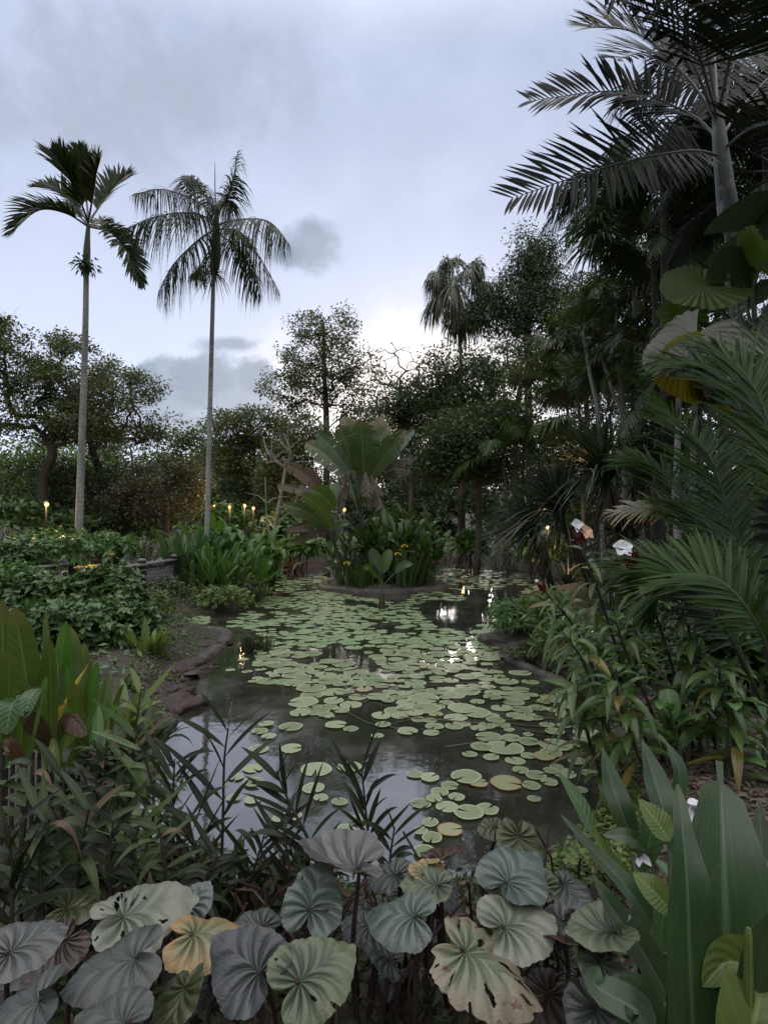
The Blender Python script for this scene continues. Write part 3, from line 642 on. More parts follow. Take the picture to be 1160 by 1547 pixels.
# ------------------------------------------------------------------ far trees
TB, TM = 'broadleaf trees behind the pond', 'small far trees on the slope'
def G3(px, d):
    p = at(px, 800, d); return np.array([p[0], p[1], H0(p[0], p[1]) - .05])
tree('broad_tree', 'tall open round-crowned tree against the bright sky in the middle', None, G3(494, 29), [at(493, 640, 29), at(490, 560, 29), at(488, 490, 29)],
     [bl(490, 500, 62, 50, 29), bl(448, 575, 58, 50, 29), bl(530, 565, 54, 56, 29), bl(432, 625, 40, 36, 29), bl(540, 622, 42, 36, 29), bl(490, 560, 60, 60, 29)], 260, .58, 52, .16, .095, M['fine'], M['bark'], .17, 11, flat=.9)
tree('broad_tree', 'dense columnar tall tree right of the drooping fan palm', None, G3(800, 28), [at(798, 620, 28), at(797, 500, 28), at(800, 370, 28)],
     [bl(800, 385, 45, 42, 28), bl(772, 440, 55, 45, 28), bl(832, 440, 50, 45, 28), bl(745, 475, 40, 30, 28), bl(850, 470, 40, 40, 28), bl(795, 480, 80, 40, 28)], 230, .75, 95, .17, .085, M['dark'], M['bark'], .20, 12, hang=.7, flat=.95)
tree('broad_tree', 'dark hanging-twig tree below the columnar tree', None, G3(775, 27), [at(780, 640, 27), at(790, 560, 27)],
     [bl(770, 560, 70, 40, 27), bl(840, 550, 40, 60, 27)], 80, .8, 85, .17, .08, M['dark'], M['bark'], .14, 13, hang=.7)
tree('bare_tree', 'thin bare-branched tree in the bright gap by the open tree', None, G3(610, 36), [at(606, 640, 36), at(604, 580, 36)],
     [bl(600, 560, 48, 45, 36), bl(570, 600, 40, 40, 36), bl(640, 560, 30, 30, 36)], 120, .6, 0, .1, .1, M['fine'], M['bark'], .16, 14, bare=True, twigs=9)
for k, (px, d, bs, n, lm, lab) in enumerate([
    (615, 25, [(615, 600, 50, 32), (590, 640, 45, 30), (650, 620, 45, 45), (610, 660, 60, 30)], 105, 'dark', 'dark layered tree just right of the bright sky gap'),
    (690, 24, [(690, 560, 62, 36), (660, 600, 55, 35), (725, 600, 65, 42), (700, 640, 80, 35)], 160, 'dark', 'broad dark tree under the drooping fan palm'),
    (716, 20, [(715, 650, 70, 36), (760, 640, 46, 34), (680, 690, 46, 30), (735, 700, 62, 30), (650, 700, 36, 30)], 150, 'dark', 'small dark-trunked tree on the far shore right of the island'),
    (880, 25, [(880, 500, 50, 60), (900, 450, 40, 50), (860, 570, 45, 50)], 110, 'warm', 'yellowish leaved tree beside the columnar tree'),
    (950, 26, [(950, 470, 70, 70), (1000, 400, 80, 70), (960, 560, 80, 60)], 170, 'dark', 'tall dark tree behind the spiky stems'),
    (1080, 22, [(1080, 430, 100, 90), (1120, 300, 90, 90), (1060, 560, 100, 70), (1030, 270, 70, 80)], 230, 'dark', 'huge dark tree filling the upper right behind the palms'),
    (380, 27, [(380, 650, 55, 32), (350, 690, 55, 35), (425, 660, 40, 35), (330, 640, 22, 14)], 115, 'fine', 'low spreading tree behind the white palm stem'),
    (440, 24, [(440, 690, 40, 30), (470, 660, 40, 24), (420, 720, 40, 26)], 80, 'fine', 'dark low tree behind the island banana plants')]):
    b = [bl(*q, d) for q in bs]; top = np.array(b[0][0])
    tree('broad_tree', lab, TB, G3(px, d), [(G3(px, d) + top) / 2 + [.2, 0, 0], top], b, n, .8, 100, .17, .085, M[lm], M['bark'], .12, 30 + k, tmin=.4)
# left side: the big spreading tree and its neighbours
tree('spreading_tree', 'large spreading tree with thick dark limbs at the left edge', None, G3(70, 18), [at(66, 730, 18), at(80, 680, 18), at(50, 640, 18.3)],
     [bl(40, 560, 90, 62, 18), bl(-40, 610, 70, 60, 18), bl(110, 600, 70, 44, 18), bl(0, 505, 44, 30, 18), bl(-60, 520, 60, 50, 18), bl(60, 640, 120, 34, 18), bl(130, 650, 60, 28, 18), bl(-10, 488, 24, 14, 18), bl(85, 515, 22, 12, 18), bl(150, 560, 24, 12, 18), bl(172, 590, 18, 10, 18)], 250, .62, 80, .13, .07, M['fine'], M['bark'], .15, 51, flat=.5, sag=.12, tmin=.45)
tree('spreading_tree', 'airy spreading tree with ragged crown between the two slender palms', None, G3(170, 20), [at(155, 730, 20), at(140, 680, 20)],
     [bl(165, 600, 60, 42, 20), bl(205, 640, 42, 36, 20), bl(225, 600, 20, 26, 20), bl(100, 520, 26, 18, 20), bl(70, 560, 30, 18, 20), bl(240, 660, 20, 16, 20), bl(160, 560, 34, 20, 20), bl(240, 592, 12, 16, 20), bl(258, 632, 14, 10, 20), bl(205, 568, 20, 12, 20), bl(130, 528, 14, 10, 20), bl(115, 620, 50, 36, 20)], 150, .55, 70, .13, .07, M['fine'], M['bark'], .14, 52, flat=.5, tmin=.35)
tree('small_tree', 'rusty brown leaved small tree left of the white palm stem', None, G3(255, 18), [at(250, 770, 18), at(250, 730, 18)],
     [bl(250, 740, 70, 45, 18), bl(200, 760, 50, 32, 18), bl(285, 720, 32, 25, 18)], 120, .5, 60, .12, .07, M['rust'], M['bark'], .10, 53)
tree('small_tree', 'dark green small tree behind the left slender palm', None, G3(150, 19), [at(150, 770, 19), at(150, 740, 19)],
     [bl(150, 730, 60, 36, 19), bl(90, 735, 60, 36, 19), bl(130, 770, 80, 28, 19)], 110, .55, 50, .14, .08, M['dark'], M['bark'], .12, 54)
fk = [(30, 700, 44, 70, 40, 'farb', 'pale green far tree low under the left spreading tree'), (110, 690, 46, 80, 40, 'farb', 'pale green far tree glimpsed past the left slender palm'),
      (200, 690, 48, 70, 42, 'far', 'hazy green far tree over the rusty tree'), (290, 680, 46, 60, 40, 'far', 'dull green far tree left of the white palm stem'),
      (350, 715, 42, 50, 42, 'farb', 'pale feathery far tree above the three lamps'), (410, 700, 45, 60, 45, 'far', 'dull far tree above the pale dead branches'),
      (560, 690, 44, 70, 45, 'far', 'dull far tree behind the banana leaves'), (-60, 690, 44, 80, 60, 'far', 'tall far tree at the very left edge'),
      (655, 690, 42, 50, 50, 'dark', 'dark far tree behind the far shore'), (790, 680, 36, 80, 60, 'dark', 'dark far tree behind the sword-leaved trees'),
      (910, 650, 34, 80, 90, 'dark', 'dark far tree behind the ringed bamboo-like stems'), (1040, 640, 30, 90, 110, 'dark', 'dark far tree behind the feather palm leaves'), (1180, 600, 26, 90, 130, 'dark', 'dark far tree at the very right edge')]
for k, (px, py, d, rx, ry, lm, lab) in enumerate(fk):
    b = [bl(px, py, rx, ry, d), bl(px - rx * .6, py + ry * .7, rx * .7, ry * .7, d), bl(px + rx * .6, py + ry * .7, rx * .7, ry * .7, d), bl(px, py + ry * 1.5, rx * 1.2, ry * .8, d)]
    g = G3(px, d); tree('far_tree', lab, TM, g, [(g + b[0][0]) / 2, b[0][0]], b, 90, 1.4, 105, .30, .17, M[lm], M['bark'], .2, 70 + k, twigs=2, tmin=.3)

# far shore understory
UN = 'dark bushes along the far shore'
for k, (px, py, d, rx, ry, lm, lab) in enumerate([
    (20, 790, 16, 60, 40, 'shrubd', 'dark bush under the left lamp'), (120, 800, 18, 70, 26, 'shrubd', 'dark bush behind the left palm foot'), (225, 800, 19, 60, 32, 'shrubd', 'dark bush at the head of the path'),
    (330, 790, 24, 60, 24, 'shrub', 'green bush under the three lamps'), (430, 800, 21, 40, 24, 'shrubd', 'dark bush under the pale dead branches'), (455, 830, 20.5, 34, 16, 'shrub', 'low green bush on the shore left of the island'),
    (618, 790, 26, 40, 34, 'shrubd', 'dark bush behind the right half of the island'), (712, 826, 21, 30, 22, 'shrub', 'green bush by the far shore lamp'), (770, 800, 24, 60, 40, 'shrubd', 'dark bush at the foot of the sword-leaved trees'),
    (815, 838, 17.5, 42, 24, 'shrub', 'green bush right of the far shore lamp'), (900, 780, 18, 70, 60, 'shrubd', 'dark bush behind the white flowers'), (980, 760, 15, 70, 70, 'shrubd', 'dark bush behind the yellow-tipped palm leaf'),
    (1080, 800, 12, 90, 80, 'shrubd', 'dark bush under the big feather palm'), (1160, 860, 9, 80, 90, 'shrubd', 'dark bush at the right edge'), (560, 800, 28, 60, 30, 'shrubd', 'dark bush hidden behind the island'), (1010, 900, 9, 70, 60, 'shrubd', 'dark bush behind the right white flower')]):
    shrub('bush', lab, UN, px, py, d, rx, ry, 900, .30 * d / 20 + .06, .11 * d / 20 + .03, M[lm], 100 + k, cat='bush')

# ------------------------------------------------------------------ palms
def palm_trunk(root, pts, r0, r1, m, sides=12, name='trunk', flare=1.25):
    mb = MB(); P = curve(pts, 26); rr = np.linspace(r0, r1, 26); rr[0] *= flare; rr[1] *= 1 + (flare - 1) * .5; tube(mb, P, rr, sides); return mb.build(name, m, root)
def apts(L, d): return [at(q[0], q[1], d + (q[2] if len(q) > 2 else 0)) for q in L]
# left slender palm: stiff upright feather leaves
b = G3(118, 13); b = np.array([at(118, 830, 13)[0], 13, H0(at(118, 830, 13)[0], 13) - .1])
root = thing('slender_palm', 'left of the two slender palms, with short stiff plumed leaves', 'palm', b, 'slender palms on the left bank')
palm_trunk(root, [b, at(123, 700, 13), at(129, 520, 13), at(131, 400, 13)], .09, .058, M['palmbark'])
mb = MB(); tube(mb, curve([at(131, 402, 13), at(132, 372, 13), at(134, 338, 13)], 8), np.array([.062, .085, .085, .08, .07, .06, .05, .04]), 10); mb.build('crownshaft', M['stem'], root)
rg = RG(8)
for k, (pts, ll) in enumerate([([(134, 342), (100, 322, -.5), (58, 318, -1.0), (18, 352, -1.3)], .48), ([(134, 338), (112, 305, .6), (85, 288, 1.0), (52, 282, 1.4)], .50), ([(134, 336), (118, 295, -.6), (100, 262, -.9), (82, 236, -1.0)], .58),
    ([(134, 334), (130, 290, .5), (126, 255, .6), (120, 224, .6)], .48), ([(134, 334), (142, 290, -.7), (146, 262, -1.0), (152, 242, -1.2)], .46), ([(134, 336), (156, 305, .6), (175, 282, 1.0), (196, 268, 1.2)], .60), ([(135, 340), (165, 345, .8), (185, 360, 1.2), (196, 368, 1.4)], .36),
    ([(135, 342), (168, 352, -.4), (195, 382, -.7), (215, 428, -.8)], .46), ([(134, 340), (150, 338, 1.1), (165, 338, 1.6)], .34), ([(134, 340), (110, 318, 1.4), (90, 312, 2.0)], .36)]):
    mb = MB(); frond(mb, apts(pts, 13), 46, ll * 1.35, .075, 46, .75, .18, .028, N=(0, -.7, .6), seg=3, rg=RG(200 + k), stalk=.2, fold=.4, tipang=18); mb.build('frond', [M['palm'], M['rachisd']], root)
c = at(131, 400, 12.9); rg = RG(9); n = 170; e = thing('epiphyte', 'small dark leafy clump growing on the left palm under its crown', 'plant', c)
v = nrm(rg.normal(size=(n, 3))); mb = MB(); leaves(mb, c + v * np.array([.3, .3, .2]) * rg.random((n, 1)), v + [0, 0, -.2], UP + rg.normal(0, .4, (n, 3)), rg.uniform(.07, .17, n), .05, ovate, .4, .2, 3); mb.build('foliage', M['palm'], e)
# second slender palm: drooping feather leaves
b = np.array([at(312, 850, 13)[0], 13, 0]); b[2] = H0(b[0], b[1]) - .1
root = thing('slender_palm', 'right of the two slender palms, with white stem and drooping feathery leaves', 'palm', b, 'slender palms on the left bank')
palm_trunk(root, [b, at(314, 760, 13), at(319, 560, 13), at(323, 412, 13)], .068, .048, M['palmbark'])
mb = MB(); tube(mb, curve([at(323, 414, 13), at(326, 385, 13), at(327, 350, 13), at(328, 322, 13)], 9), np.array([.07, .115, .12, .115, .11, .10, .08, .06, .04]), 10); mb.build('crownshaft', M['shaftd'], root)
for k, (pts, ll) in enumerate([([(328, 335), (290, 322, -.8), (240, 326, -1.4), (191, 345, -1.6)], .52), ([(327, 325), (295, 302, .8), (245, 286, 1.4), (203, 294, 1.8)], .50), ([(327, 322), (308, 292, -.6), (290, 268, -1.1), (278, 266, -1.4)], .50),
    ([(329, 322), (340, 305, -.5), (352, 270, -.7), (360, 229, -.6)], .46), ([(330, 340), (360, 332, -1.0), (405, 334, -1.7), (437, 368, -2.0)], .50), ([(330, 346), (362, 350, .3), (390, 385, .6), (422, 440, .7)], .46), ([(329, 352), (355, 372, 1.2), (380, 410, 1.8), (394, 448, 2.0)], .44),
    ([(326, 345), (298, 364, -.6), (262, 400, -.9), (240, 440, -1.0)], .50), ([(327, 350), (318, 385, 1.0), (300, 408, 1.6), (292, 416, 1.8)], .26), ([(328, 326), (332, 312, 1.0), (342, 300, 1.8), (352, 312, 2.2)], .5)]):
    mb = MB(); frond(mb, apts(pts, 13), 78, ll * 1.45, .030, 62, -.35, .95, .024, seg=4, rg=RG(220 + k), stalk=.12, plume=.28, tipang=35, fold=.15, ragged=.12); mb.build('frond', [M['palm'], M['rachisd']], root)
mb = MB(); P = curve(apts([(327, 322), (325, 285), (325, 246)], 13), 8); tube(mb, P, np.linspace(.022, .006, 8), 5); mb.build('spear_leaf', M['rachisd'], root)
mb = MB(); rg = RG(4); n = 60; c = at(324, 412, 13); a = rg.uniform(0, 6.283, n); leaves(mb, np.repeat(c[None], n, 0), np.stack([np.cos(a), np.sin(a), rg.uniform(-.5, .5, n)], -1), UP + .01, rg.uniform(.3, .85, n), .022, sword, .7, .2, 4); mb.build('flower_stalk', M['palm'], root)

# big pale palm on the right
D0 = 6.0
b = np.array([at(1128, 900, D0)[0], D0, 0]); b[2] = H0(b[0], b[1]) - .1
root = thing('tall_palm', 'tall grey palm with smooth pale crownshaft at the upper right', 'palm', b, None)
palm_trunk(root, [b, at(1122, 700, D0), at(1113, 510, D0), at(1102, 345, D0)], .078, .062, M['slimbark'], 16)
mb = MB(); tube(mb, curve(apts([(1102, 350), (1098, 310), (1092, 260), (1086, 205), (1082, 150)], D0), 14), np.array([.070, .095, .105, .105, .102, .097, .092, .088, .082, .077, .07, .06, .05, .035]), 16); mb.build('crownshaft', M['shaft'], root)
for k, (pts, ll, n) in enumerate([([(1088, 236), (1040, 228, -.2), (930, 248, -.4), (772, 300, -.5)], .50, 58), ([(1086, 212), (1040, 172, .3), (940, 138, .5), (800, 152, .7)], .50, 56),
    ([(1084, 190), (1040, 90, -.3), (960, 10, -.6), (860, -30, -.9)], .60, 54), ([(1083, 175), (1075, 60, .5), (1040, -60, .9), (960, -130, 1.2)], .62, 54), ([(1084, 170), (1110, 60, -.6), (1150, -60, -1.2), (1180, -150, -2)], .62, 54),
    ([(1090, 205), (1130, 150, .4), (1190, 100, .8), (1280, 110, 1.2)], .60, 50), ([(1092, 225), (1140, 190, -.5), (1200, 190, -.9), (1270, 260, -1.2)], .60, 46), ([(1086, 190), (1040, 120, .9), (985, 80, 1.7), (930, 90, 2.4)], .55, 50), ([(1083, 180), (1050, 70, -.8), (1000, -10, -1.4), (950, -40, -1.8)], .62, 54), ([(1083, 175), (1060, 40, -.2), (1020, -50, -.4), (980, -120, -.6)], .62, 54), ([(1084, 180), (1030, 110, .2), (960, 50, .3), (880, 40, .4)], .60, 56), ([(1088, 200), (1100, 130, 1.0), (1110, 80, 1.9), (1100, 60, 2.7)], .6, 50)]):
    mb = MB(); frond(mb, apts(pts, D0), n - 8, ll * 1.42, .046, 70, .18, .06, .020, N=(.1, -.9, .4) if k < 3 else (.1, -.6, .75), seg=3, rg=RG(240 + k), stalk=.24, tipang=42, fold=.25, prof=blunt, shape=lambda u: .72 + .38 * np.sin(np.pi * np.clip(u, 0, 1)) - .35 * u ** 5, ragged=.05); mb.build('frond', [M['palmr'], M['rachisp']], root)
# dark palms crowding behind it
def crown_palm(label, group, px, py, d, foot, nf, fl, ll, lm, seed, trm=None, tr=.12, e0=(-.2, 1.2), kind='feather', lw=.04, name='feather_palm', arch=.9, n=44, drp=.45):
    rg = RG(seed); c = at(px, py, d); f = np.array([at(foot, 800, d)[0], d, 0]); f[2] = H0(f[0], d) - .1; root = thing(name, label, 'palm', f, group)
    palm_trunk(root, [f, (f + c) / 2 + [.1, 0, 0], c - [0, 0, .1]], tr * .7, tr * .5, trm or M['dimbark'])
    for k in range(nf):
        az = k * 2.4 + rg.normal(0, .25); e = rg.uniform(*e0); dr = np.array([math.cos(az) * math.cos(e), math.sin(az) * math.cos(e), math.sin(e)]); L = fl * rg.uniform(.8, 1.1); h = np.array([dr[0], dr[1], 0])
        mb = MB()
        if kind == 'feather':
            frond(mb, [c, c + dr * L * .45, c + dr * L * .78 - UP * L * .10 * arch, c + dr * L * .92 + h * L * .12 - UP * L * .42 * arch], n, ll, lw, 60, .1, drp, .022 * tr / .12, seg=3, rg=rg, stalk=.18); mb.build('frond', [lm, M['rachisd']], root)
        else:
            P = curve([c, c + dr * L * .4, c + dr * L * .62 - UP * L * .06], 6); tube(mb, P, .014, 4, 1); fan(mb, P[-1], dr - UP * .15, np.cross(np.cross(dr, UP), dr) + .01, L * .5, 40, 250, drp, w=L * .5 * .085, rg=rg); mb.build('frond', [lm, M['rachisd']], root)
    return root
UR = 'dark palms behind the tall grey palm'
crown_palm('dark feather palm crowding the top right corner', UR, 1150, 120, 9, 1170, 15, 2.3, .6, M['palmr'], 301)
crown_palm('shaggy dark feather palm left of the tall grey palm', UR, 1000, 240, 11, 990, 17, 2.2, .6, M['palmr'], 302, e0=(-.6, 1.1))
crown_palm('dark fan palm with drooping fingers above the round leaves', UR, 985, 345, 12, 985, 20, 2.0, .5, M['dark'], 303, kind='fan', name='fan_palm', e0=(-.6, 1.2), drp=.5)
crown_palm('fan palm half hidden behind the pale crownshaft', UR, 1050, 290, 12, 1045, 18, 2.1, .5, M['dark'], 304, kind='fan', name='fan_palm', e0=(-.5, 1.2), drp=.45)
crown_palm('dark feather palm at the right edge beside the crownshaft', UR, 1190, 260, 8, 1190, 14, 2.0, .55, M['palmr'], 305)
crown_palm('thin distant palm with hanging leaves against the sky', None, 896, 302, 22, 903, 11, 1.9, .55, M['palm'], 306, e0=(-.5, .8), tr=.10, arch=1.3, drp=.8)
crown_palm('tall thin-stemmed palm among the dark crowns', UR, 955, 290, 17, 962, 13, 2.2, .6, M['palm'], 307, tr=.10, arch=1.2, drp=.7)
crown_palm('drooping grey-green fan palm standing above the far trees', None, 692, 432, 30, 700, 34, 2.4, .5, M['fanp'], 308, kind='fan', name='fan_palm', e0=(-.9, 1.3), drp=1.1, tr=.16, trm=M['bark'])
crown_palm('light green small palm beside the columnar tree trunk', None, 855, 580, 19, 860, 12, 1.6, .5, M['palmg'], 309, tr=.07)
crown_palm('mid-green fan palm in the gap left of the ringed stems', None, 800, 600, 22, 800, 16, 1.9, .4, M['fanp'], 310, kind='fan', name='fan_palm', e0=(-.2, 1.1), tr=.1)
MD = 'mid-height palms massed on the right shore'
for k, (px, py, d, ft, kind, lm, lab) in enumerate([(870, 560, 17, 880, 'fan', 'fanp', 'fan palm above the second sword-leaved tree'), (930, 500, 16, 940, 'feather', 'palmg', 'feather palm beneath the thin distant palm'), (990, 560, 13, 1000, 'feather', 'palm', 'dark feather palm left of the grey pleated leaf'), (1010, 640, 11, 1020, 'feather', 'palmg', 'low feather palm behind the arching green clump'),
        (920, 620, 15, 930, 'fan', 'dark', 'dark fan palm between the sword-leaved trees'), (975, 450, 14, 985, 'feather', 'palm', 'dark feather palm left of the round green leaf'), (1090, 640, 9, 1100, 'feather', 'palm', 'dark feather palm under the round leaves'), (760, 690, 19, 765, 'feather', 'palmg', 'low feather palm on the far shore by the slim trunk'), (1040, 380, 12, 1050, 'feather', 'palm', 'dark feather palm just left of the pale crownshaft base')]):
    crown_palm(lab, MD, px, py, d, ft, 13, 1.7 + d * .03, .5, M[lm], 330 + k, kind=kind, name='fan_palm' if kind == 'fan' else 'feather_palm', e0=(-.5, 1.2), tr=.09, drp=.45)
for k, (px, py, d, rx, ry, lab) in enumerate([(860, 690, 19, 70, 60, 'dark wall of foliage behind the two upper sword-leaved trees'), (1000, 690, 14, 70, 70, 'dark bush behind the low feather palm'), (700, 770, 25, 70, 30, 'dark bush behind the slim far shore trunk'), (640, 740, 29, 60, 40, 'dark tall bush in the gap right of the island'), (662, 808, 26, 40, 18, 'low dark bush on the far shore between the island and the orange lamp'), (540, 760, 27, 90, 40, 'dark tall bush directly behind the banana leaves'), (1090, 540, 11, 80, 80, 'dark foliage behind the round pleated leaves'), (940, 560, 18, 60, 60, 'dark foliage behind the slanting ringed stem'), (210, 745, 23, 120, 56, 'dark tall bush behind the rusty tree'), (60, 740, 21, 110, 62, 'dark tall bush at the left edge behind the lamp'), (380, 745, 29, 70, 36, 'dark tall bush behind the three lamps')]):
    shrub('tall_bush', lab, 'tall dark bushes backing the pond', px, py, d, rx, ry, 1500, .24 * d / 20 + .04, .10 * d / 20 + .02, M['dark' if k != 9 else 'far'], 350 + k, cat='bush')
# ringed slim stems behind the sword-leaved trees
for k, (pts, lab) in enumerate([([(905, 650), (890, 560), (880, 500)], 'leftmost pale ringed stem leaning behind the sword leaves'), ([(945, 660), (925, 590), (905, 530)], 'slanting ringed stem left of the two upright ones'), ([(940, 640), (934, 560), (930, 440)], 'thin dark upright ringed stem'),
                                ([(965, 680), (960, 560), (956, 400)], 'straight pale upright stem nearest the round leaves'), ([(1020, 760), (1022, 700), (1026, 560)], 'pale ringed stem between the feather palm leaves'), ([(1045, 780), (1046, 700), (1050, 560)], 'second pale ringed stem between the feather palm leaves')]):
    d = 14 if k < 4 else 9; f = np.array([at(pts[0][0], 800, d)[0] + .1, d, 0]); f[2] = H0(f[0], d) - .1
    root = thing('slim_palm', lab, 'palm', f, 'slim ringed palm stems'); P = [at(*p, d) for p in pts]; palm_trunk(root, [f] + P, .065, .045, M['palmbark'], 8)
    for j in range(6):
        az = j * 1.05 + k; dr = np.array([math.cos(az), math.sin(az), .7]); mb = MB(); c = P[-1]
        frond(mb, [c, c + dr * .5, c + dr * .9 - UP * .1, c + dr * 1.1 - UP * .45], 26, .36, .035, 58, .1, .5, .012, rg=RG(k * 10 + j)); mb.build('frond', [M['palm'], M['rachisd']], root)
# sword-leaved trees: leaning stems with bursting heads of narrow leaves
SW = 'sword-leaved trees on the right shore'
def sword_tree(label, head, dirn, d, foot, L, n, seed, r=.09):
    rg = RG(seed); c = at(*head, d); f = np.array([at(foot, 850, d)[0], d + .2, 0]); f[2] = H0(f[0], f[1]) - .1; root = thing('sword_leaved_tree', label, 'tree', f, SW)
    ax = nrm(np.array(dirn)); palm_trunk(root, [f, (f + c) / 2 - ax * .12, c], r, r * .8, M['bark'], 9)
    v = nrm(rg.normal(size=(n * 3, 3))); v = v[(v @ ax) > -.25][:n]; m = len(v); D = nrm(v * .8 + ax * .55 + rg.normal(0, .05, (m, 3)))
    mb = MB(); leaves(mb, c + v * .05 - ax * rg.uniform(0, .35, (m, 1)), D, np.cross(np.cross(D, UP), D) + .02, L * rg.uniform(.7, 1.1, m), .050, sword, .16 + .45 * rg.random(m) * (1 - v @ ax), .35, 4); mb.build('crown', M['spike'], root)
    k = 46; a = rg.uniform(0, 6.283, k); mb = MB(); leaves(mb, c - ax * rg.uniform(.15, .6, (k, 1)), np.stack([np.cos(a) * .5, np.sin(a) * .5, -.8 + 0 * a], -1), np.stack([np.cos(a), np.sin(a), .5 + 0 * a], -1), L * rg.uniform(.5, .85, k), .035, sword, .25, .2, 3); mb.build('dead_leaves', M['litter'], root)
sword_tree('highest sword-leaved tree with large dark burst of leaves', (908, 705), (-.6, -.25, .75), 11, 965, 1.75, 230, 401)
sword_tree('second sword-leaved tree left of and below the highest one', (838, 762), (-.6, -.25, .75), 11.5, 905, 1.8, 230, 402)
sword_tree('lowest leftmost sword-leaved tree leaning over the water', (795, 790), (-.75, -.2, .55), 12.5, 840, 1.5, 190, 403)
sword_tree('sword-leaved tree low behind the white spiral flowers', (945, 800), (-.55, -.3, .6), 11, 965, 1.3, 130, 404)
sword_tree('sword-leaved tree rightmost of the bursts, against the palms', (968, 722), (-.5, -.3, .8), 13, 990, 1.4, 130, 405)
tuft('sword_plant', 'dark sword-leaved plant without a stem beside the water under the white flowers', None, np.append(gr(858, 888)[:2], .15), 80, 1.2, .05, M['spike'], 406, 1.2, .25, prof=sword)
tuft('sword_plant', 'dark spiky plant between the two white spiral flowers', None, np.array([at(925, 890, 8.5)[0], 8.5, .35]), 60, .9, .04, M['spike'], 407, 1.1, .25, prof=sword)
# ------------------------------------------------------------------ the island
CAMN = np.array([0, -1.0, .35])
ic = np.array([ISL[0], ISL[1], .2])
def pad_leaf(px, py, tx_, ty, wd, d, d2=None, bow=.06, **k):
    "blade from one photo pixel to another, d2 = depth of its tip, bow = bulge towards the sky"
    a, b = at(px, py, d), at(tx_, ty, d2 or d); m = (a + b) / 2 + np.array([0, -.3, 1]) * bow * np.linalg.norm(b - a)
    return ([a, m, b], sz(wd, d), k.pop('nn', CAMN), k)
DI = 15.2
bt = [(530, 715, 478, 652, 26, -.3, 'bananab'), (535, 715, 512, 640, 30, -.1, 'banana'), (540, 718, 536, 632, 44, .3, 'banana'), (548, 718, 556, 640, 46, .1, 'banana'), (556, 718, 585, 640, 38, .4, 'banana'), (560, 720, 612, 648, 30, .0, 'banana'),
      (525, 720, 462, 668, 34, .9, 'banana'), (542, 720, 524, 636, 36, .6, 'banana'), (550, 720, 545, 634, 34, -.2, 'banana'), (556, 720, 568, 634, 36, .7, 'banana'), (560, 722, 604, 662, 30, -.3, 'banana'), (562, 722, 626, 648, 22, .3, 'bananab'), (545, 716, 520, 628, 34, .8, 'banana'), (552, 716, 578, 628, 34, .9, 'banana')]
it = [pad_leaf(x, y, u, v, w_, DI + q, DI + q * 2.0, .05, m=M[mm] if mm != 'dark' else M['dark'], torn=.25, seg=22, wave=.02, rg=RG(500 + i), stalk=[ic + [.0, .25, 0], at(545, 780, DI + .1), at(x, y, DI + q)]) for i, (x, y, u, v, w_, q, mm) in enumerate(bt)]
root = bunch('banana_plant', 'tall banana plant with a fan of broad upright leaves on the island', 'plant', None, ic, it, M['banana'])
dead = [(540, 712, 508, 726, 16, -.5), (552, 712, 556, 752, 22, -.8), (565, 715, 628, 694, 14, .5), (570, 720, 622, 712, 12, .2), (560, 715, 575, 770, 22, -.7), (525, 716, 512, 775, 16, -.2)]
for i, (x, y, u, v, w_, q) in enumerate(dead):
    mb = MB(); P, wd, nn, kw = pad_leaf(x, y, u, v, w_, DI + q * .6, DI + q, .12); blade(mb, P, wd, nn, torn=.9, seg=18, fold=-.3, wave=.06, rg=RG(530 + i), sag=.5)
    o = mb.build('dead_leaf', M['deadb'], root); o['label'] = 'withered pale banana leaf hanging down'
# second banana-like plant, left side with torn brown leaves
l2 = [(505, 770, 470, 738, 30, -.2, 'paddle', .0), (495, 800, 425, 760, 26, -.4, 'banana', .5), (500, 770, 418, 732, 16, -.1, 'deadb', .8), (505, 765, 430, 700, 26, .2, 'brownl', .6), (500, 800, 430, 800, 22, -.3, 'brownl', .6), (505, 800, 455, 745, 20, -.5, 'paddle', 0), (495, 805, 440, 820, 18, -.2, 'brownl', .7), (507, 800, 528, 792, 14, -.6, 'cannab', 0), (510, 770, 505, 730, 22, .3, 'cannab', 0)]
it = [pad_leaf(x, y, u, v, w_, DI - .5 + q, DI - .5 + q * 2, .10, m=M[mm], torn=t_, seg=18, rg=RG(560 + i), stalk=[ic + [-.8, -.4, 0], at(508, 830, DI - .6), at(x, y, DI - .5 + q)]) for i, (x, y, u, v, w_, q, mm, t_) in enumerate(l2)]
bunch('banana_plant', 'ragged banana plant with torn brown and yellow leaves on the left of the island', 'plant', None, ic + [-.8, -.4, 0], it, M['banana'])
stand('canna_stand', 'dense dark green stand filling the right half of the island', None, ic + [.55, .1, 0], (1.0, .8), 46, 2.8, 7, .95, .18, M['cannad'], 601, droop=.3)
stand('canna_stand', 'dark leafy stand at the left end of the island', None, ic + [-.75, .3, 0], (.75, .6), 26, 1.9, 6, .8, .15, M['shrubd'], 602)
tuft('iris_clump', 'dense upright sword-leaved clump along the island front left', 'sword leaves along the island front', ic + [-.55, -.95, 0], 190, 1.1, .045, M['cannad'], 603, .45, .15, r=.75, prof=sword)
tuft('iris_clump', 'dense upright sword-leaved clump along the island front right', 'sword leaves along the island front', ic + [.6, -.95, 0], 210, 1.35, .05, M['cannad'], 604, .4, .15, r=.75, prof=sword)
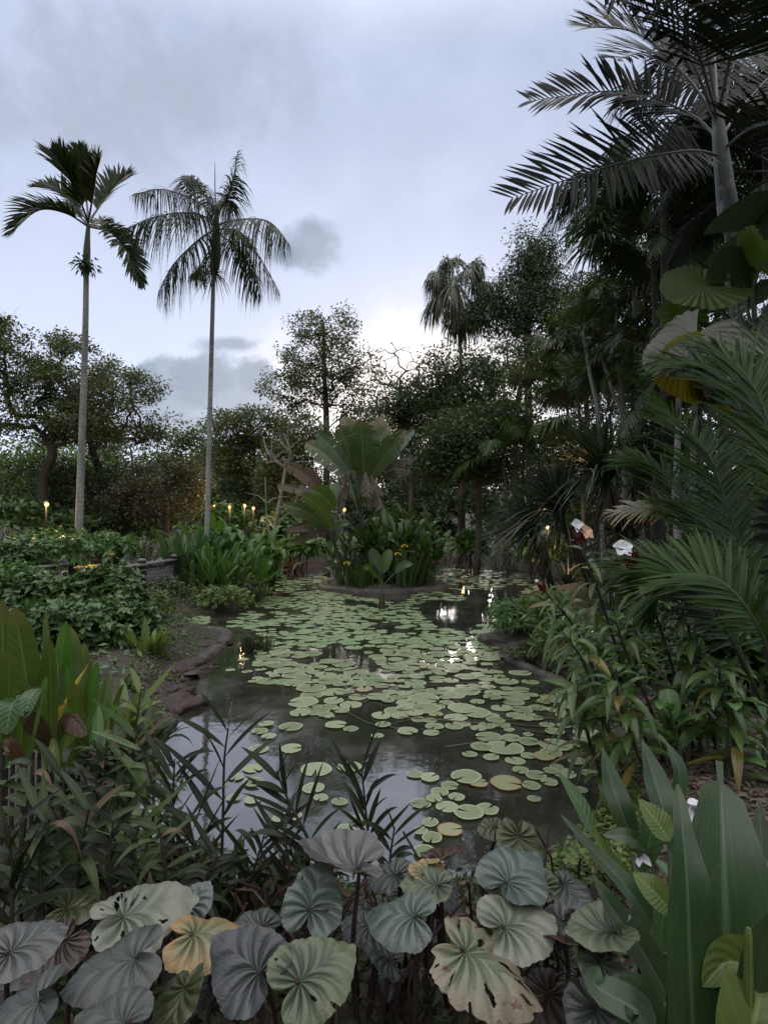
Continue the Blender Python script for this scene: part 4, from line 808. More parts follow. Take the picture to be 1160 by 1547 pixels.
for i, (px, py, lab) in enumerate([(601, 836, 'yellow canna flower left of the bigger one on the island'), (611, 824, 'topmost yellow canna flower on the island'), (524, 850, 'small yellow flower at the left end of the island')]):
    c = at(px, py, 14.1); t = thing('flower_stem', lab, 'flower', (c[0], c[1], .2)); mb = MB(); tube(mb, curve([(c[0], c[1], .15), c], 4), .01, 5); mb.build('stem', M['stem'], t); m = 8; mb = MB()
    a = np.arange(m) * .785; leaves(mb, np.repeat(c[None], m, 0), np.stack([np.cos(a), np.sin(a), .5 * np.sin(a * 3) + .4], -1), UP + .01, .13, .07, ovate, .4, .2, 3); mb.build('flower', M['yellowf'], t)
# pale young canna standing in the water before the island
wp = gr(577, 921); dw = wp[1]
it = [pad_leaf(573, 868, 560, 828, 19, dw, dw - .2, .06, m=M['bananab']), pad_leaf(578, 866, 589, 830, 17, dw, dw + .2, .06, m=M['paddle']), pad_leaf(572, 873, 549, 858, 13, dw, dw - .3, .2, m=M['paddle']), pad_leaf(596, 866, 623, 852, 12, dw, dw - .2, .15, m=M['bananab'])]
for i in it: i[3].update(seg=12, stalk=[wp + [0, 0, -.1], at(577, 890, dw), i[0][0]])
pb = bunch('young_canna', 'young pale-leaved canna standing in the water in front of the island', 'plant', None, wp, it, M['paddle'])
mb = MB()
for i in range(7): tube(mb, curve([wp + [(i - 3) * .025, .03 * math.sin(i), -.15], wp + [(i - 3) * .012, 0, .34]], 4), np.linspace(.022, .01, 4), 5)
mb.build('stem_base', M['brownl'], pb)

# ------------------------------------------------------------------ left bank
pc = lambda px, py: np.array([*gr(px, py, .35)[:2], .3])
CN = 'leafy canna stands round the white palm stem'
stand('canna_stand', 'tall green canna stand behind the white palm stem', CN, np.array([at(345, 850, 14)[0], 14, .35]), (1.2, .6), 46, 2.25, 6, 1.0, .18, M['canna'], 611, droop=.45)
stand('canna_stand', 'bluish upright canna stand left of the white palm stem', CN, np.array([at(290, 850, 12.6)[0], 12.6, .35]), (.45, .4), 20, 1.6, 6, .72, .14, M['cannab'], 612, droop=.1, out=.28)
stand('canna_stand', 'fresh green canna stand right of the white palm stem over the water', CN, np.array([at(352, 860, 12.6)[0], 12.6, .35]), (.75, .45), 30, 1.45, 6, .76, .12, M['canna'], 613, droop=.25, out=.35)
stand('canna_stand', 'light green canna stand in front of the white palm stem', CN, np.array([at(322, 868, 11.9)[0], 11.9, .3]), (.35, .25), 16, 1.2, 6, .55, .09, M['shrub'], 614, droop=.2, out=.3)
LB = 'low bushes on the left bank'
for k, (px, py, d, rx, ry, n, ll, lw, lm, lab, fl) in enumerate([
    (330, 905, 11.2, 58, 20, 1300, .11, .045, 'shruby', 'low bright fringe of leaves at the water under the canna stands', None),
    (378, 895, 12, 26, 24, 900, .08, .03, 'moss', 'mossy rounded bush at the tip of the canna point', None),
    (255, 895, 9.6, 32, 22, 900, .10, .04, 'moss', 'olive bush at the end of the lattice railing', None),
    (100, 835, 12, 100, 34, 2400, .17, .075, 'shrub', 'broad green bush under the left slender palm', [(170, 838, .09, 'orangef')]),
    (20, 850, 11, 60, 36, 1200, .17, .075, 'shrubd', 'green bush at the left edge below the lamp', None),
    (175, 832, 12.5, 40, 26, 900, .17, .06, 'shrub', 'pointed-leaved bush beside the path', None),
    (60, 900, 8.2, 85, 36, 1900, .15, .08, 'shrubd', 'dense glossy bush along the pale rail at the left', [(120, 858, .10, 'orangef'), (138, 857, .13, 'yellowf')]),
    (165, 900, 8.0, 56, 44, 1500, .15, .08, 'shrubd', 'dense glossy bush before the lattice railing', None),
    (110, 950, 6.8, 100, 48, 2400, .13, .07, 'shrubd', 'dark glossy round-leaved bush behind the paddle leaves', None),
    (205, 950, 6.9, 40, 40, 900, .13, .065, 'shrubd', 'dark glossy bush beside the red mud bank', None),
    (30, 880, 9.5, 40, 30, 800, .16, .08, 'shrub', 'leafy bush at the left edge by the rail end', None),
    (235, 915, 8.6, 28, 22, 700, .12, .03, 'shruby', 'fine yellow-green bush at the head of the cove', None)]):
    shrub('bush', lab, LB, px, py, d, rx, ry, n, ll, lw, M[lm], 620 + k, cat='bush', flowers=fl)
tuft('bank_plant', 'bright upright light green plant above the red mud bank', None, np.array([*gr(222, 985, .25)[:2], .2]), 46, .55, .09, M['shruby'], 641, .55, .2, prof=lance)
tuft('bank_plant', 'low light green rosette at the back of the red mud bank', None, np.array([*gr(238, 988, .2)[:2], .15]), 26, .32, .08, M['shruby'], 642, 1.0, .4, prof=lance)
tuft('bank_plant', 'grassy clump between the mud bank and the cove', None, np.array([*gr(250, 948, .2)[:2], .15]), 120, .55, .025, M['moss'], 643, 1.0, .8, prof=sword)
tuft('strap_plant', 'large dark strap-leaved plant at the left edge under the lamp', None, np.array([at(10, 850, 12)[0], 12, .3]), 26, 2.0, .22, M['paddle'], 644, 1.0, .5, prof=strap)
# reed tufts standing in the water
for k, (px, py, h, n) in enumerate([(380, 985, .46, 60), (398, 982, .42, 60)]):
    tuft('reed_tuft', ['left of the two dark reed tufts standing in the water', 'right of the two dark reed tufts standing in the water'][k], 'reed tufts in the pond', np.array([*gr(px, py)[:2], -.05]), n, h, .022, M['moss' if k else 'reed'], 650 + k, .45, .15, prof=sword, r=.12)
for k, (px, py, n, L, W, mm, lab) in enumerate([(195, 1075, 40, .5, .07, 'shruby', 'light leafy plant at the foot of the mud bank beside the paddle leaves'), (175, 1045, 46, .45, .06, 'shrubd', 'dark leafy plant between the paddle leaves and the mud bank'), (205, 1020, 36, .35, .06, 'shrub', 'green leafy plant on the back of the mud bank'), (215, 1105, 40, .42, .06, 'reedg', 'dull leafy plant at the water below the mud bank')]):
    tuft('bank_plant', lab, None, np.array([*gr(px, py, .2)[:2], .12]), n, L, W, M[mm], 670 + k, .9, .45, prof=lance)
shrub('bush', 'mossy low bush creeping over the right bank mound', None, 800, 985, 7.1, 46, 12, 900, .07, .03, M['moss'], 676, cat='bush')
# lattice railing of the path
def railing(label, A, B, hgt, lat):
    A, B = np.asarray(A, float), np.asarray(B, float); root = thing('lattice_railing', label, 'railing', A, 'railings beside the path'); d = B - A; L = np.linalg.norm(d[:2]); t = d / np.linalg.norm(d); s = np.array([-t[1], t[0], 0]); s /= np.linalg.norm(s)
    def box(mb, P, Q, w_, h):
        tt = nrm(Q - P); n = nrm(np.cross(s, tt)); V = [p + s * a * w_ / 2 + n * c_ * h / 2 for p in (P, Q) for a, c_ in ((-1, -1), (1, -1), (1, 1), (-1, 1))]
        mb.add(V, [[0, 1, 2, 3][::-1], [4, 5, 6, 7], [0, 1, 5, 4], [1, 2, 6, 5], [2, 3, 7, 6], [3, 0, 4, 7]])
    mb = MB(); box(mb, A + UP * hgt, B + UP * hgt, .15, .05); mb.build('handrail', M['wood'], root, smooth=False)
    mb = MB(); box(mb, A + UP * .1, B + UP * .1, .06, .07); mb.build('bottom_rail', M['wood'], root, smooth=False)
    k = max(2, int(L / 1.3) + 1)
    for i in range(k):
        p = A + d * i / (k - 1); mb = MB(); V = p + np.array([[a * .06, c_ * .06, z] for z in (-.2, hgt + .07, hgt + .07, hgt + .12) for a, c_ in ((-1, -1), (1, -1), (1, 1), (-1, 1))]) * np.array([1, 1, 1]); V[12:] = V[12:] * 1; V[8:12, :2] = p[:2] + (V[8:12, :2] - p[:2]) * 1.25; V[12:, :2] = p[:2] + (V[12:, :2] - p[:2]) * .7
        f = [[q * 4 + j, q * 4 + (j + 1) % 4, q * 4 + 4 + (j + 1) % 4, q * 4 + 4 + j] for q in range(3) for j in range(4)] + [[12, 13, 14, 15]]; mb.add(V, f); mb.build('post', M['wood'], root, smooth=False)
    if lat:
        mb = MB(); m = int(L / .13); hh = hgt - .16
        for i in range(-3, m):
            for q, sd in ((0, 1), (1, -1)):
                u0, u1 = i * .13, i * .13 + hh; z0, z1 = (.12, .12 + hh) if sd > 0 else (.12 + hh, .12)
                if u0 < 0: z0 += (z1 - z0) * (-u0 / hh); u0 = 0
                if u1 > L: z1 = z0 + (z1 - z0) * ((L - u0) / (u1 - u0)); u1 = L
                if u1 - u0 < .04: continue
                o = s * (.012 if q else -.012); box(mb, A + t * u0 + UP * z0 + o, A + t * u1 + UP * z1 + o, .016, .045)
        mb.build('lattice', M['wood'], root, smooth=False)
z = lambda p: np.array([p[0], p[1], H0(p[0], p[1]) + .05])
railing('grey wooden lattice railing ending beside the canna stands', z(at(150, 880, 9.2)), z(at(264, 870, 12.0)), .66, True)
railing('pale plain rail half buried in the bushes at the left', z(at(20, 880, 9.9)), z(at(175, 870, 13.6)), .60, False)
# lamps
def lamp(label, px, py, d, s=.045, en=50):
    c = at(px, py, d); g = H0(c[0], c[1]); root = thing('lamp_post', label, 'lamp', (c[0], c[1], g), 'small lit lamp posts')
    mb = MB(); tube(mb, [(c[0], c[1], g - .1), (c[0], c[1], c[2] - s)], .03, 8); mb.build('post', M['lampm'], root)
    mb = MB(); a = [(.02, .8 * s), (s * 1.5, 1.0 * s), (s * 1.35, 1.15 * s), (.01, 2.0 * s)]; tube(mb, [c + [0, 0, q[1]] for q in a], [q[0] for q in a], 12); mb.build('cap', M['lampm'], root)
    mb = MB(); th = np.linspace(-1.5, 1.5, 8); tube(mb, [c + [0, 0, s * math.sin(q)] for q in th], [s * math.cos(q) for q in th], 12); m = bpy.data.materials.get('lamp_glow')
    if not m:
        m, n = mat('lamp_glow'); e = n.nodes.new('ShaderNodeEmission'); e.inputs[0].default_value = (1, .50, .15, 1); e.inputs[1].default_value = 3.2; NB(n).out(e.outputs[0])
    mb.build('globe', m, root)
    l = bpy.data.lights.new('lamp_light', 'POINT'); l.energy = en; l.color = (1, .58, .25); l.shadow_soft_size = .15; lo = bpy.data.objects.new('lamp_light', l); sc.collection.objects.link(lo); lo.location = (0, -.2, c[2] - g); lo.parent = root
for a in [('lamp at the left edge beside the left slender palm', 71, 762, 13.5, .05, 55), ('leftmost and dimmest of the row of lamps right of the white palm stem', 324, 764, 22, .03, 8), ('second lamp from the left right of the white palm stem', 347, 766, 19), ('third and brightest lamp right of the white palm stem', 370, 764, 19), ('rightmost lamp of the row right of the white palm stem', 383, 768, 20, .05),
          ('lamp showing through the leaves of the island', 520, 770, 24, .07), ('low orange lamp on the far shore right of the island', 697, 815, 26, .06), ('low orange lamp under the sword-leaved trees', 827, 797, 16.5, .045)]: lamp(*a)
# pale dead branches left of the island
rt = np.append(gr(412, 858)[:2], .1); root = thing('dead_tree', 'pale bare dead tree with forked branches left of the island', 'tree', rt); mb = MB(); d = 18
for P, r in ([(410, 850), (415, 800), (425, 745), (431, 705), (428, 690)], .07), ([(431, 705), (415, 695), (403, 680), (398, 660)], .045), ([(431, 705), (438, 690), (436, 672), (428, 655)], .04), ([(436, 680), (445, 688), (455, 690)], .02), ([(412, 810), (404, 795), (402, 760), (401, 720)], .035), ([(420, 790), (440, 770), (452, 745)], .03), ([(403, 790), (408, 810), (414, 830)], .04):
    tube(mb, curve([at(x, y, d) for x, y in P], 14), np.linspace(r, r * .5, 14), 6)
rg = RG(12)
for P0 in ((425, 745), (431, 705), (404, 700), (440, 770), (403, 760), (436, 680), (415, 800), (410, 695)):
    for _ in range(3):
        a = rg.uniform(.2, 2.9); l = rg.uniform(14, 40); tube(mb, curve([at(*P0, 18), at(P0[0] + l * .5 * math.cos(a) + rg.normal(0, 4), P0[1] - l * .5 * math.sin(a), 18 + rg.normal(0, .3)), at(P0[0] + l * math.cos(a), P0[1] - l * math.sin(a) + rg.normal(0, 8), 18 + rg.normal(0, .5))], 8), np.linspace(.02, .005, 8), 5)
mb.build('trunk', M['barkp'], root)
for k, (px, py, d, lab) in enumerate([(438, 815, 18.5, 'brown withered clump on the shore left of the island'), (412, 780, 19, 'tangle of dry brown stems under the dead tree')]):
    tuft('dry_clump', lab, None, np.array([at(px, py, d)[0], d, .2]), 60, 1.1, .10, M['brownl'], 660 + k, .8, .7, prof=lance)

# ------------------------------------------------------------------ right bank
shrub('bush', 'fine bright leaved bush on the right bank mound at the water', None, 785, 938, 7.9, 46, 34, 1700, .15, .030, M['shrub'], 701, cat='bush', prof=lance)
shrub('bush', 'light bush between the water and the white flower stems', None, 830, 925, 7.2, 34, 34, 900, .15, .035, M['shruby'], 702, cat='bush', prof=lance)
shrub('bush', 'low leafy bush behind the right bank mound', None, 860, 975, 6.6, 50, 36, 900, .17, .045, M['shrub'], 703, cat='bush', prof=lance)
shrub('bush', 'dark bush under the white flower stems', None, 960, 1000, 5.4, 90, 70, 1500, .18, .06, M['shrubd'], 704, cat='bush', prof=lance)
shrub('bush', 'dark low bush at the right edge under the feather leaves', None, 1120, 1010, 4.6, 80, 80, 1100, .2, .07, M['shrubd'], 705, cat='bush', prof=lance)
# large feather palm fronds arching over the right bank
root = thing('feather_palm', 'big clump of arching green feather leaves on the right bank', 'palm', np.array([at(1150, 1000, 4.6)[0], 4.6, .35]), None)
FP = [([(1150, 1080, 4.2), (1110, 960, 4.2), (1075, 830, 4.4), (1010, 720, 4.9), (940, 690, 5.2)], .55, (.35, -.9, .4), 'palmg', 46), ([(1170, 1060, 4.0), (1140, 900, 4.0), (1095, 760, 4.1), (1065, 680, 4.3), (985, 600, 4.8)], .62, (.3, -.85, .45), 'palmg', 48),
      ([(1180, 1000, 4.6), (1170, 800, 4.6), (1140, 650, 4.6), (1080, 560, 4.7), (990, 545, 4.9)], .6, (.2, -.85, .5), 'palmg', 48), ([(1200, 1000, 3.6), (1190, 800, 3.6), (1160, 640, 3.7), (1120, 560, 3.8), (1060, 520, 4.0)], .6, (.3, -.85, .45), 'palmg', 46),
      ([(1155, 1070, 3.6), (1100, 960, 3.5), (1050, 880, 3.6), (1000, 850, 3.8), (930, 860, 4.0)], .46, (.25, -.85, .5), 'palmg', 50), ([(1190, 1090, 3.3), (1150, 960, 3.2), (1090, 880, 3.3), (1020, 870, 3.5), (965, 905, 3.7)], .42, (.2, -.85, .5), 'palmg', 50),
      ([(1180, 1000, 3.8), (1130, 880, 4.0), (1090, 820, 4.3), (1040, 770, 4.6), (985, 755, 5.0)], .42, (.2, -.8, .6), 'palmg', 40), ([(1210, 900, 4.2), (1190, 700, 4.2), (1190, 560, 4.3), (1230, 470, 4.4)], .6, (-.3, -.85, .4), 'palmg', 40)]
for k, (pts, ll, nn, lm, n) in enumerate(FP):
    mb = MB(); frond(mb, [at(x, y, d) for x, y, d in pts], int(n * 1.45), ll * 1.05, .030, 58, .12, .14, .016, N=nn, seg=4, rg=RG(710 + k), stalk=.22, tipang=24, fold=.35); mb.build('frond', [M[lm], M['rachisd']], root)
root = thing('fallen_frond', 'pale yellow-tipped dry feather leaf leaning beside the green fronds', 'palm leaf', at(1080, 800, 5.0))
mb = MB(); frond(mb, [at(1085, 790, 5), at(1030, 778, 5), at(980, 770, 5.1), at(925, 775, 5.3)], 30, .34, .04, 66, .5, .35, .016, N=(0, -.6, .8), rg=RG(731), stalk=.1); mb.build('leaflets', [leafmat('drying_leaflets', (.17, .17, .10), (.28, .25, .17), .5, .2, tip=(.42, .25, .05)), M['rachisp']], root)
root = thing('broad_frond_palm', 'bluish broad-fingered leaf at the right edge', 'palm', np.array([at(1210, 1000, 3.2)[0], 3.2, .3]))
mb = MB(); frond(mb, [at(1250, 1050, 3.2), at(1235, 930, 3.1), at(1205, 840, 3.0), at(1160, 765, 3.0)], 16, .28, .07, 60, .2, .2, .014, N=(-.3, -.9, .3), rg=RG(732), stalk=.15); mb.build('frond', [M['palmr'], M['rachis']], root)
# round pleated leaves
def round_leaf(root, C, D, N, r, m, sag=.2, seed=0, spread=320, lobes=26, cup=.15, st=None):
    rg = RG(seed); D = nrm(D); S = nrm(np.cross(D, N)); Nn = np.cross(S, D); na, nr = lobes * 4 + 1, 9
    a = np.radians(np.linspace(-spread / 2, spread / 2, na)); q = np.linspace(.02, 1, nr); A, Q = np.meshgrid(a, q, indexing='ij')
    R_ = Q * r * (1 - .12 * np.abs(np.sin(A * 1.5 + seed)) * Q) * (1 - .02 * Q ** 4 * (np.cos(A * lobes * 6.283 / np.radians(spread)) < -.8)); z_ = r * (cup * Q ** 2 + .022 * np.cos(A * lobes * 6.283 / np.radians(spread)) * Q + .11 * np.sin(A * 2 + seed) * Q + .04 * np.sin(A * 5 + seed) * Q ** 2)
    V = C + D * (R_ * np.cos(A))[..., None] + S * (R_ * np.sin(A))[..., None] + Nn * z_[..., None] - UP * (sag * r * Q ** 2)[..., None]
    i, j = np.meshgrid(np.arange(na - 1), np.arange(nr - 1), indexing='ij'); k = (i * nr + j).ravel(); mb = MB(); mb.add(V, np.stack([k, k + 1, k + nr + 1, k + nr], -1), np.stack([Q, (A / 6.283 * lobes) % 1], -1)); o = mb.build('leaf', m, root)
    if st is not None: mb = MB(); tube(mb, curve([st, (st + C) / 2 + [0, .1, .15], C], 10), np.linspace(.02, .012, 10), 6); mb.build('leaf_stalk', M['stem'], o)
lic = leafmat('round_pleated_leaves', (.036, .070, .008), (.050, .090, .011), .4, .4, blotch=.5); licy = leafmat('yellow_round_leaves', (.20, .15, .012), (.26, .20, .02), .5, .4, blotch=.9); licd = leafmat('dark_round_leaves', (.030, .045, .022), (.04, .06, .028), .4, .2); licg = leafmat('grey_pleated_leaves', (.085, .09, .075), (.12, .125, .105), .45, .15, )
f = np.array([at(1150, 900, 5.3)[0], 5.3, .35]); root = thing('round_leaf_palm', 'palm with huge round pleated leaves, some yellow edged, beside the pale trunk', 'palm', f)
palm_trunk(root, [f, at(1150, 700, 5.3), at(1145, 560, 5.3)], .06, .05, M['slimbark'])
for k, (cx, cy, d, dr, nn, r, m, sg) in enumerate([(1062, 432, 5.4, (-1, .1, .0), (0, -.75, .6), .45, lic, .15), (1150, 392, 5.2, (-.5, -.3, .3), (.2, -.6, .8), .42, lic, .1), (1052, 505, 5.0, (-.55, -.3, -.75), (-.3, -.9, .55), .50, licg, .4), (1152, 312, 5.5, (.1, -.5, -.4), (-.2, -.8, -.4), .36, licd, .1),
        (1110, 500, 5.2, (.6, -.6, -.3), (.1, -.5, .8), .52, licg, .45), (1030, 480, 5.5, (-.6, .2, .5), (0, -.7, .6), .34, lic, .2), (1180, 440, 5.2, (.3, -.5, .3), (0, -.7, .6), .5, licd, .2), (1100, 410, 5.5, (.1, -.2, .9), (.2, -.9, .2), .30, licd, .2), (1075, 570, 5.1, (-.2, -.2, -.9), (0, -.9, .4), .34, lic, .1), (1035, 545, 5.05, (-.8, -.1, -.6), (-.2, -.9, -.2), .36, licy, .3), (1085, 585, 5.05, (.1, -.1, -.9), (.2, -.9, .1), .22, licy, .2), (1120, 350, 5.6, (.9, -.3, .2), (0, -.8, -.5), .42, licd, .1)]):
    round_leaf(root, at(cx, cy, d), np.array(dr, float), np.array(nn, float), r, m, sg, k, st=at(1145, 545, 5.3))
# spiral-leaved flower stems
def costus(label, pts, d, ll, seed, flower=None, nl=40, group='spiral-leaved flowering stems'):
    rg = RG(seed); P = curve([at(x, y, d + (i * -.0)) for i, (x, y) in enumerate(pts)], 24); b = P[0].copy(); root = thing('flowering_stem', label, 'plant', b, group)
    mb = MB(); tube(mb, P, np.linspace(.014, .006, 24), 6); mb.build('stem', M['stemd'], root); T = nrm(np.gradient(P, axis=0)); mb = MB()
    for k in range(nl):
        u = .18 + .80 * (k / nl); i = int(u * 23); az = k * .95 + seed + rg.normal(0, .35); h = nrm(np.cross(T[i], [0, 1, 0.1])); g = np.cross(T[i], h); o = h * math.cos(az) + g * math.sin(az)
        leaves(mb, P[i][None], (o + T[i] * rg.uniform(.1, .8))[None], (T[i] - o * .3)[None], ll * rg.uniform(.7, 1.15) * (1 - .35 * (u > .92)), ll * .19 * rg.uniform(.8, 1.15), lance, rg.uniform(.2, .95), .3, 7, 2)
    mb.build('foliage', M['costus'], root)
    if flower:
        c, ax, s = P[-1], nrm(T[-1] + [0, 0, .6]), flower[0]; mb = MB(); t = np.linspace(0, 1, 10)
        tube(mb, c + ax * (t * s * 1.9)[:, None], s * .52 * np.sin(np.pi * (t * .78 + .2)) ** .7, 12); n = 46; q = rg.uniform(.05, .72, n); a = rg.uniform(0, 6.283, n); X = nrm(np.cross(ax, [.3, 1, .2])); Y = np.cross(ax, X); o = X * np.cos(a)[:, None] + Y * np.sin(a)[:, None]
        leaves(mb, c + ax * (q * s * 1.8)[:, None] + o * s * .42, o * .35 + ax, o, s * .6, s * .5, ovate, 0, .5, 3, 1); mb.build('flower_cone', M['bract'], root)
        for kk in range(flower[2] if len(flower) > 2 else 1):
            e = c + ax * s * (2.0 - kk * .8) + X * s * .35 * (-1) ** kk; m = 5; a = np.arange(m) * 1.2566 + .3; nn = nrm(np.array([flower[1] * .5, -.75, .45])); X2 = nrm(np.cross(nn, UP)); Y2 = np.cross(X2, nn); mb = MB()
            leaves(mb, np.repeat((e + ax * s * .15 + np.array([flower[1] * s * .5, 0, 0]))[None], m, 0), X2 * np.cos(a)[:, None] + Y2 * np.sin(a)[:, None] + nn * .35, nn + 0 * a[:, None], s * 1.05 * (flower[3] if len(flower) > 3 else 1), s * .95 * (flower[3] if len(flower) > 3 else 1), ovate, .25, .25, 5, 2); mb.build('flower', M['white'] if kk == 0 else M['pinkb'], root)
        mb = MB(); leaves(mb, (c + ax * s * .3 + X * s * .3)[None], (X + ax * .7)[None], ax[None], s * 1.0, s * .5, ovate, .2, .3, 3); mb.build('bract', M['pinkb'], root)
costus('leftmost flowering stem, with a small red cone beside the bank bush', [(935, 1180), (905, 1040), (868, 950), (822, 893)], 3.9, .30, 1, (.042, -.2, 1, .35), 42)
costus('flowering stem with white and pink blooms on a red cone, below the lower orange lamp', [(985, 1150), (940, 1010), (905, 900), (878, 822)], 4.0, .26, 2, (.068, .6, 2), 44)
costus('flowering stem with one white bloom on a dark red cone, rightmost', [(1060, 1190), (1030, 1060), (990, 930), (958, 860)], 3.7, .27, 3, (.075, -.25), 44)
for k, (pts, d, lab) in enumerate([([(960, 1220), (910, 1080), (880, 1000), (850, 955)], 3.5, 'flowerless leafy stem drooping over the water below the red cone'), ([(1010, 1200), (985, 1080), (950, 1000), (930, 940)], 3.6, 'flowerless leafy stem in the middle of the right bank'), ([(1095, 1240), (1075, 1090), (1050, 990), (1030, 920)], 3.5, 'flowerless leafy stem beside the feather leaves'),
                                    ([(930, 1230), (890, 1120), (880, 1060), (862, 1030)], 3.3, 'flowerless leafy stem lowest over the water'), ([(1130, 1260), (1110, 1120), (1090, 1050), (1085, 1000)], 3.2, 'flowerless leafy stem nearest the right edge'), ([(1000, 1230), (960, 1130), (935, 1060), (930, 1010)], 3.1, 'flowerless broad leafy stem over the leaf litter')]):
    costus(lab, pts, d, .30, 10 + k, None, 36)
stand('leafy_stand', 'dark lobed leafy plant at the right edge above the litter', None, np.array([at(1090, 1100, 3.4)[0], 3.4, .3]), (.35, .3), 9, .75, 6, .34, .11, M['shrub'], 720)
# ------------------------------------------------------------------ foreground, left: paddle leaves and canes
root = thing('paddle_plant', 'clump of tall upright green paddle leaves at the left edge', 'plant', np.array([at(60, 1150, 3.0)[0], 3.0, .3]))
PL = [(10, 1160, 5, 905, 54, 2.8, 'paddle'), (60, 1150, 30, 912, 46, 2.7, 'paddle'), (95, 1150, 62, 935, 46, 3.0, 'paddle'), (80, 1130, 78, 948, 44, 2.9, 'paddle'), (110, 1140, 112, 958, 44, 3.1, 'paddle'), (130, 1140, 132, 985, 34, 3.1, 'paddle'), (140, 1140, 152, 1005, 30, 3.2, 'canna'), (150, 1130, 170, 1015, 24, 3.3, 'paddle'),
      (110, 1160, 150, 1030, 30, 2.9, 'canna'), (70, 1150, 92, 1000, 36, 2.8, 'canna'), (30, 1160, 50, 960, 40, 2.9, 'paddle'), (120, 1160, 175, 1075, 26, 3.0, 'canna'), (-10, 1160, -20, 930, 40, 2.7, 'paddle'), (140, 1170, 100, 1010, 34, 3.2, 'canna'), (90, 1080, 128, 1002, 34, 2.6, 'paddley'),
      (20, 1150, 22, 975, 42, 2.6, 'paddle'), (50, 1150, 48, 990, 38, 2.6, 'paddle'), (75, 1170, 66, 1010, 44, 2.5, 'canna'), (130, 1170, 120, 1040, 36, 2.7, 'paddle'), (150, 1170, 142, 1050, 30, 2.8, 'canna'), (165, 1150, 185, 1040, 24, 3.2, 'paddle'), (155, 1180, 172, 1100, 26, 2.7, 'paddle'), (100, 1180, 95, 1060, 36, 2.5, 'canna'), (35, 1180, 70, 1050, 36, 2.4, 'paddle'), (120, 1120, 135, 960, 34, 3.3, 'paddle'), (90, 1120, 92, 950, 36, 3.3, 'canna'), (5, 1140, -5, 975, 36, 2.5, 'paddle')]
for i, (x, y, u, v, wd, d, mm) in enumerate(PL):
    P, w2, nn, kw = pad_leaf(x, y + 14 * math.sin(i * 5.), u + 9 * math.sin(i * 4.1), v + 12 * math.sin(i * 2.7), wd * (.72 + .16 * math.sin(i * 1.9)), d, d + .22 * math.sin(i * 3.7), .04 + .05 * math.sin(i * 1.3)); mb = MB(); blade(mb, P, w2, nn + np.array([1.1 * math.sin(i * 2.1), 0, .3 * math.cos(i * 3.3)]), seg=16, wave=.02, fold=.3, rg=RG(800 + i)); o = mb.build('leaf', M[mm], root)
    if mm == 'paddley': o['label'] = 'yellow leaf with a brown tip'
    if mm != 'paddley': mb = MB(); tube(mb, curve([np.array([P[0][0], P[0][1], .25]), P[0]], 4), .010, 5); mb.build('leaf_stalk', M['stemd'], o)
PN = np.array([0, -.5, .85])
bunch('withered_leaves', 'curled brown and yellowing leaves drooping under the paddle leaves', 'plant', None, np.array([at(90, 1200, 2.5)[0], 2.5, .3]),
      [pad_leaf(80, 1130, 38, 1075, 30, 2.5, 2.4, .2, m=M['brownl'], sag=.4), pad_leaf(90, 1120, 132, 1110, 26, 2.5, 2.3, .3, m=M['brownl'], sag=.4), pad_leaf(85, 1150, 125, 1095, 16, 2.4, 2.4, .1, m=M['gingery']), pad_leaf(40, 1160, 5, 1130, 26, 2.3, 2.2, .3, m=M['brownl']), pad_leaf(80, 1115, 90, 1180, 14, 2.4, 2.3, .2, m=M['gingery']), pad_leaf(100, 1090, 96, 1062, 16, 2.6, 2.6, .1, m=M['paddley']), pad_leaf(30, 1050, 10, 1110, 40, 2.5, 2.4, .2, m=M['cannab']), pad_leaf(60, 1040, 38, 1085, 26, 2.5, 2.4, .2, m=M['cannab'])], M['brownl'])
def cane(label, pts, d, ll, lw, seed, lm, nl=12, group=None, u0=.1, spike=0, prof=lance, upw=.9, dr=.3, r=.007, name='leafy_cane'):
    rg = RG(seed); P = curve([at(x, y, d) for x, y in pts], 24); g = H0(P[0][0], P[0][1]); P = np.vstack([[P[0][0], P[0][1] + .02, min(g - .03, P[0][2] - .01)], P]); root = thing(name, label, 'plant', P[0], group)
    mb = MB(); tube(mb, P, np.linspace(r, r * .45, 25), 6); mb.build('stem', M['stemd'], root); T = nrm(np.gradient(P, axis=0)); mb = MB()
    for k in range(nl):
        u = u0 + (1 - u0) * (k + .5) / nl; i = min(24, int(u * 24)); az = (0 if k % 2 else math.pi) + rg.normal(0, .55); o = np.array([math.cos(az), math.sin(az) * .8, 0])
        leaves(mb, P[i][None], (o * rg.uniform(.5, 1.0) + T[i] * upw * rg.uniform(.6, 1.5))[None], (T[i] * .5 - o + np.array([0, -.5, 0]))[None], ll * rg.uniform(.6, 1.2), lw * rg.uniform(.75, 1.2), prof, dr * rg.uniform(-.3, 1.8), .35, 8, 2)
    mb.build('foliage', lm, root)
    if spike:
        n = 90; q = rg.random(n); mb = MB(); c = P[-1]; ax = nrm(T[-1]); a = rg.uniform(0, 6.283, n); o = np.stack([np.cos(a), np.sin(a), 0 * a], -1); tube(mb, [c, c + ax * spike], .002, 4, 0)
        leaves(mb, c + ax * (q * spike)[:, None] + o * .001, o * .6 + ax, o, .016 * (1.15 - q), .006, lance, 0, .3, 2); mb.build('flower_spike', M['husk'], root)
    return root
LC = 'dark leafy canes against the bright water'
cane('tall straight dark cane with a pale grassy flower spike, against the bright water', [(333, 1345), (337, 1240), (339, 1150), (345, 1100)], 2.1, .31, .027, 901, M['reed'], 9, LC, .25, spike=.10, dr=.12, upw=1.0)
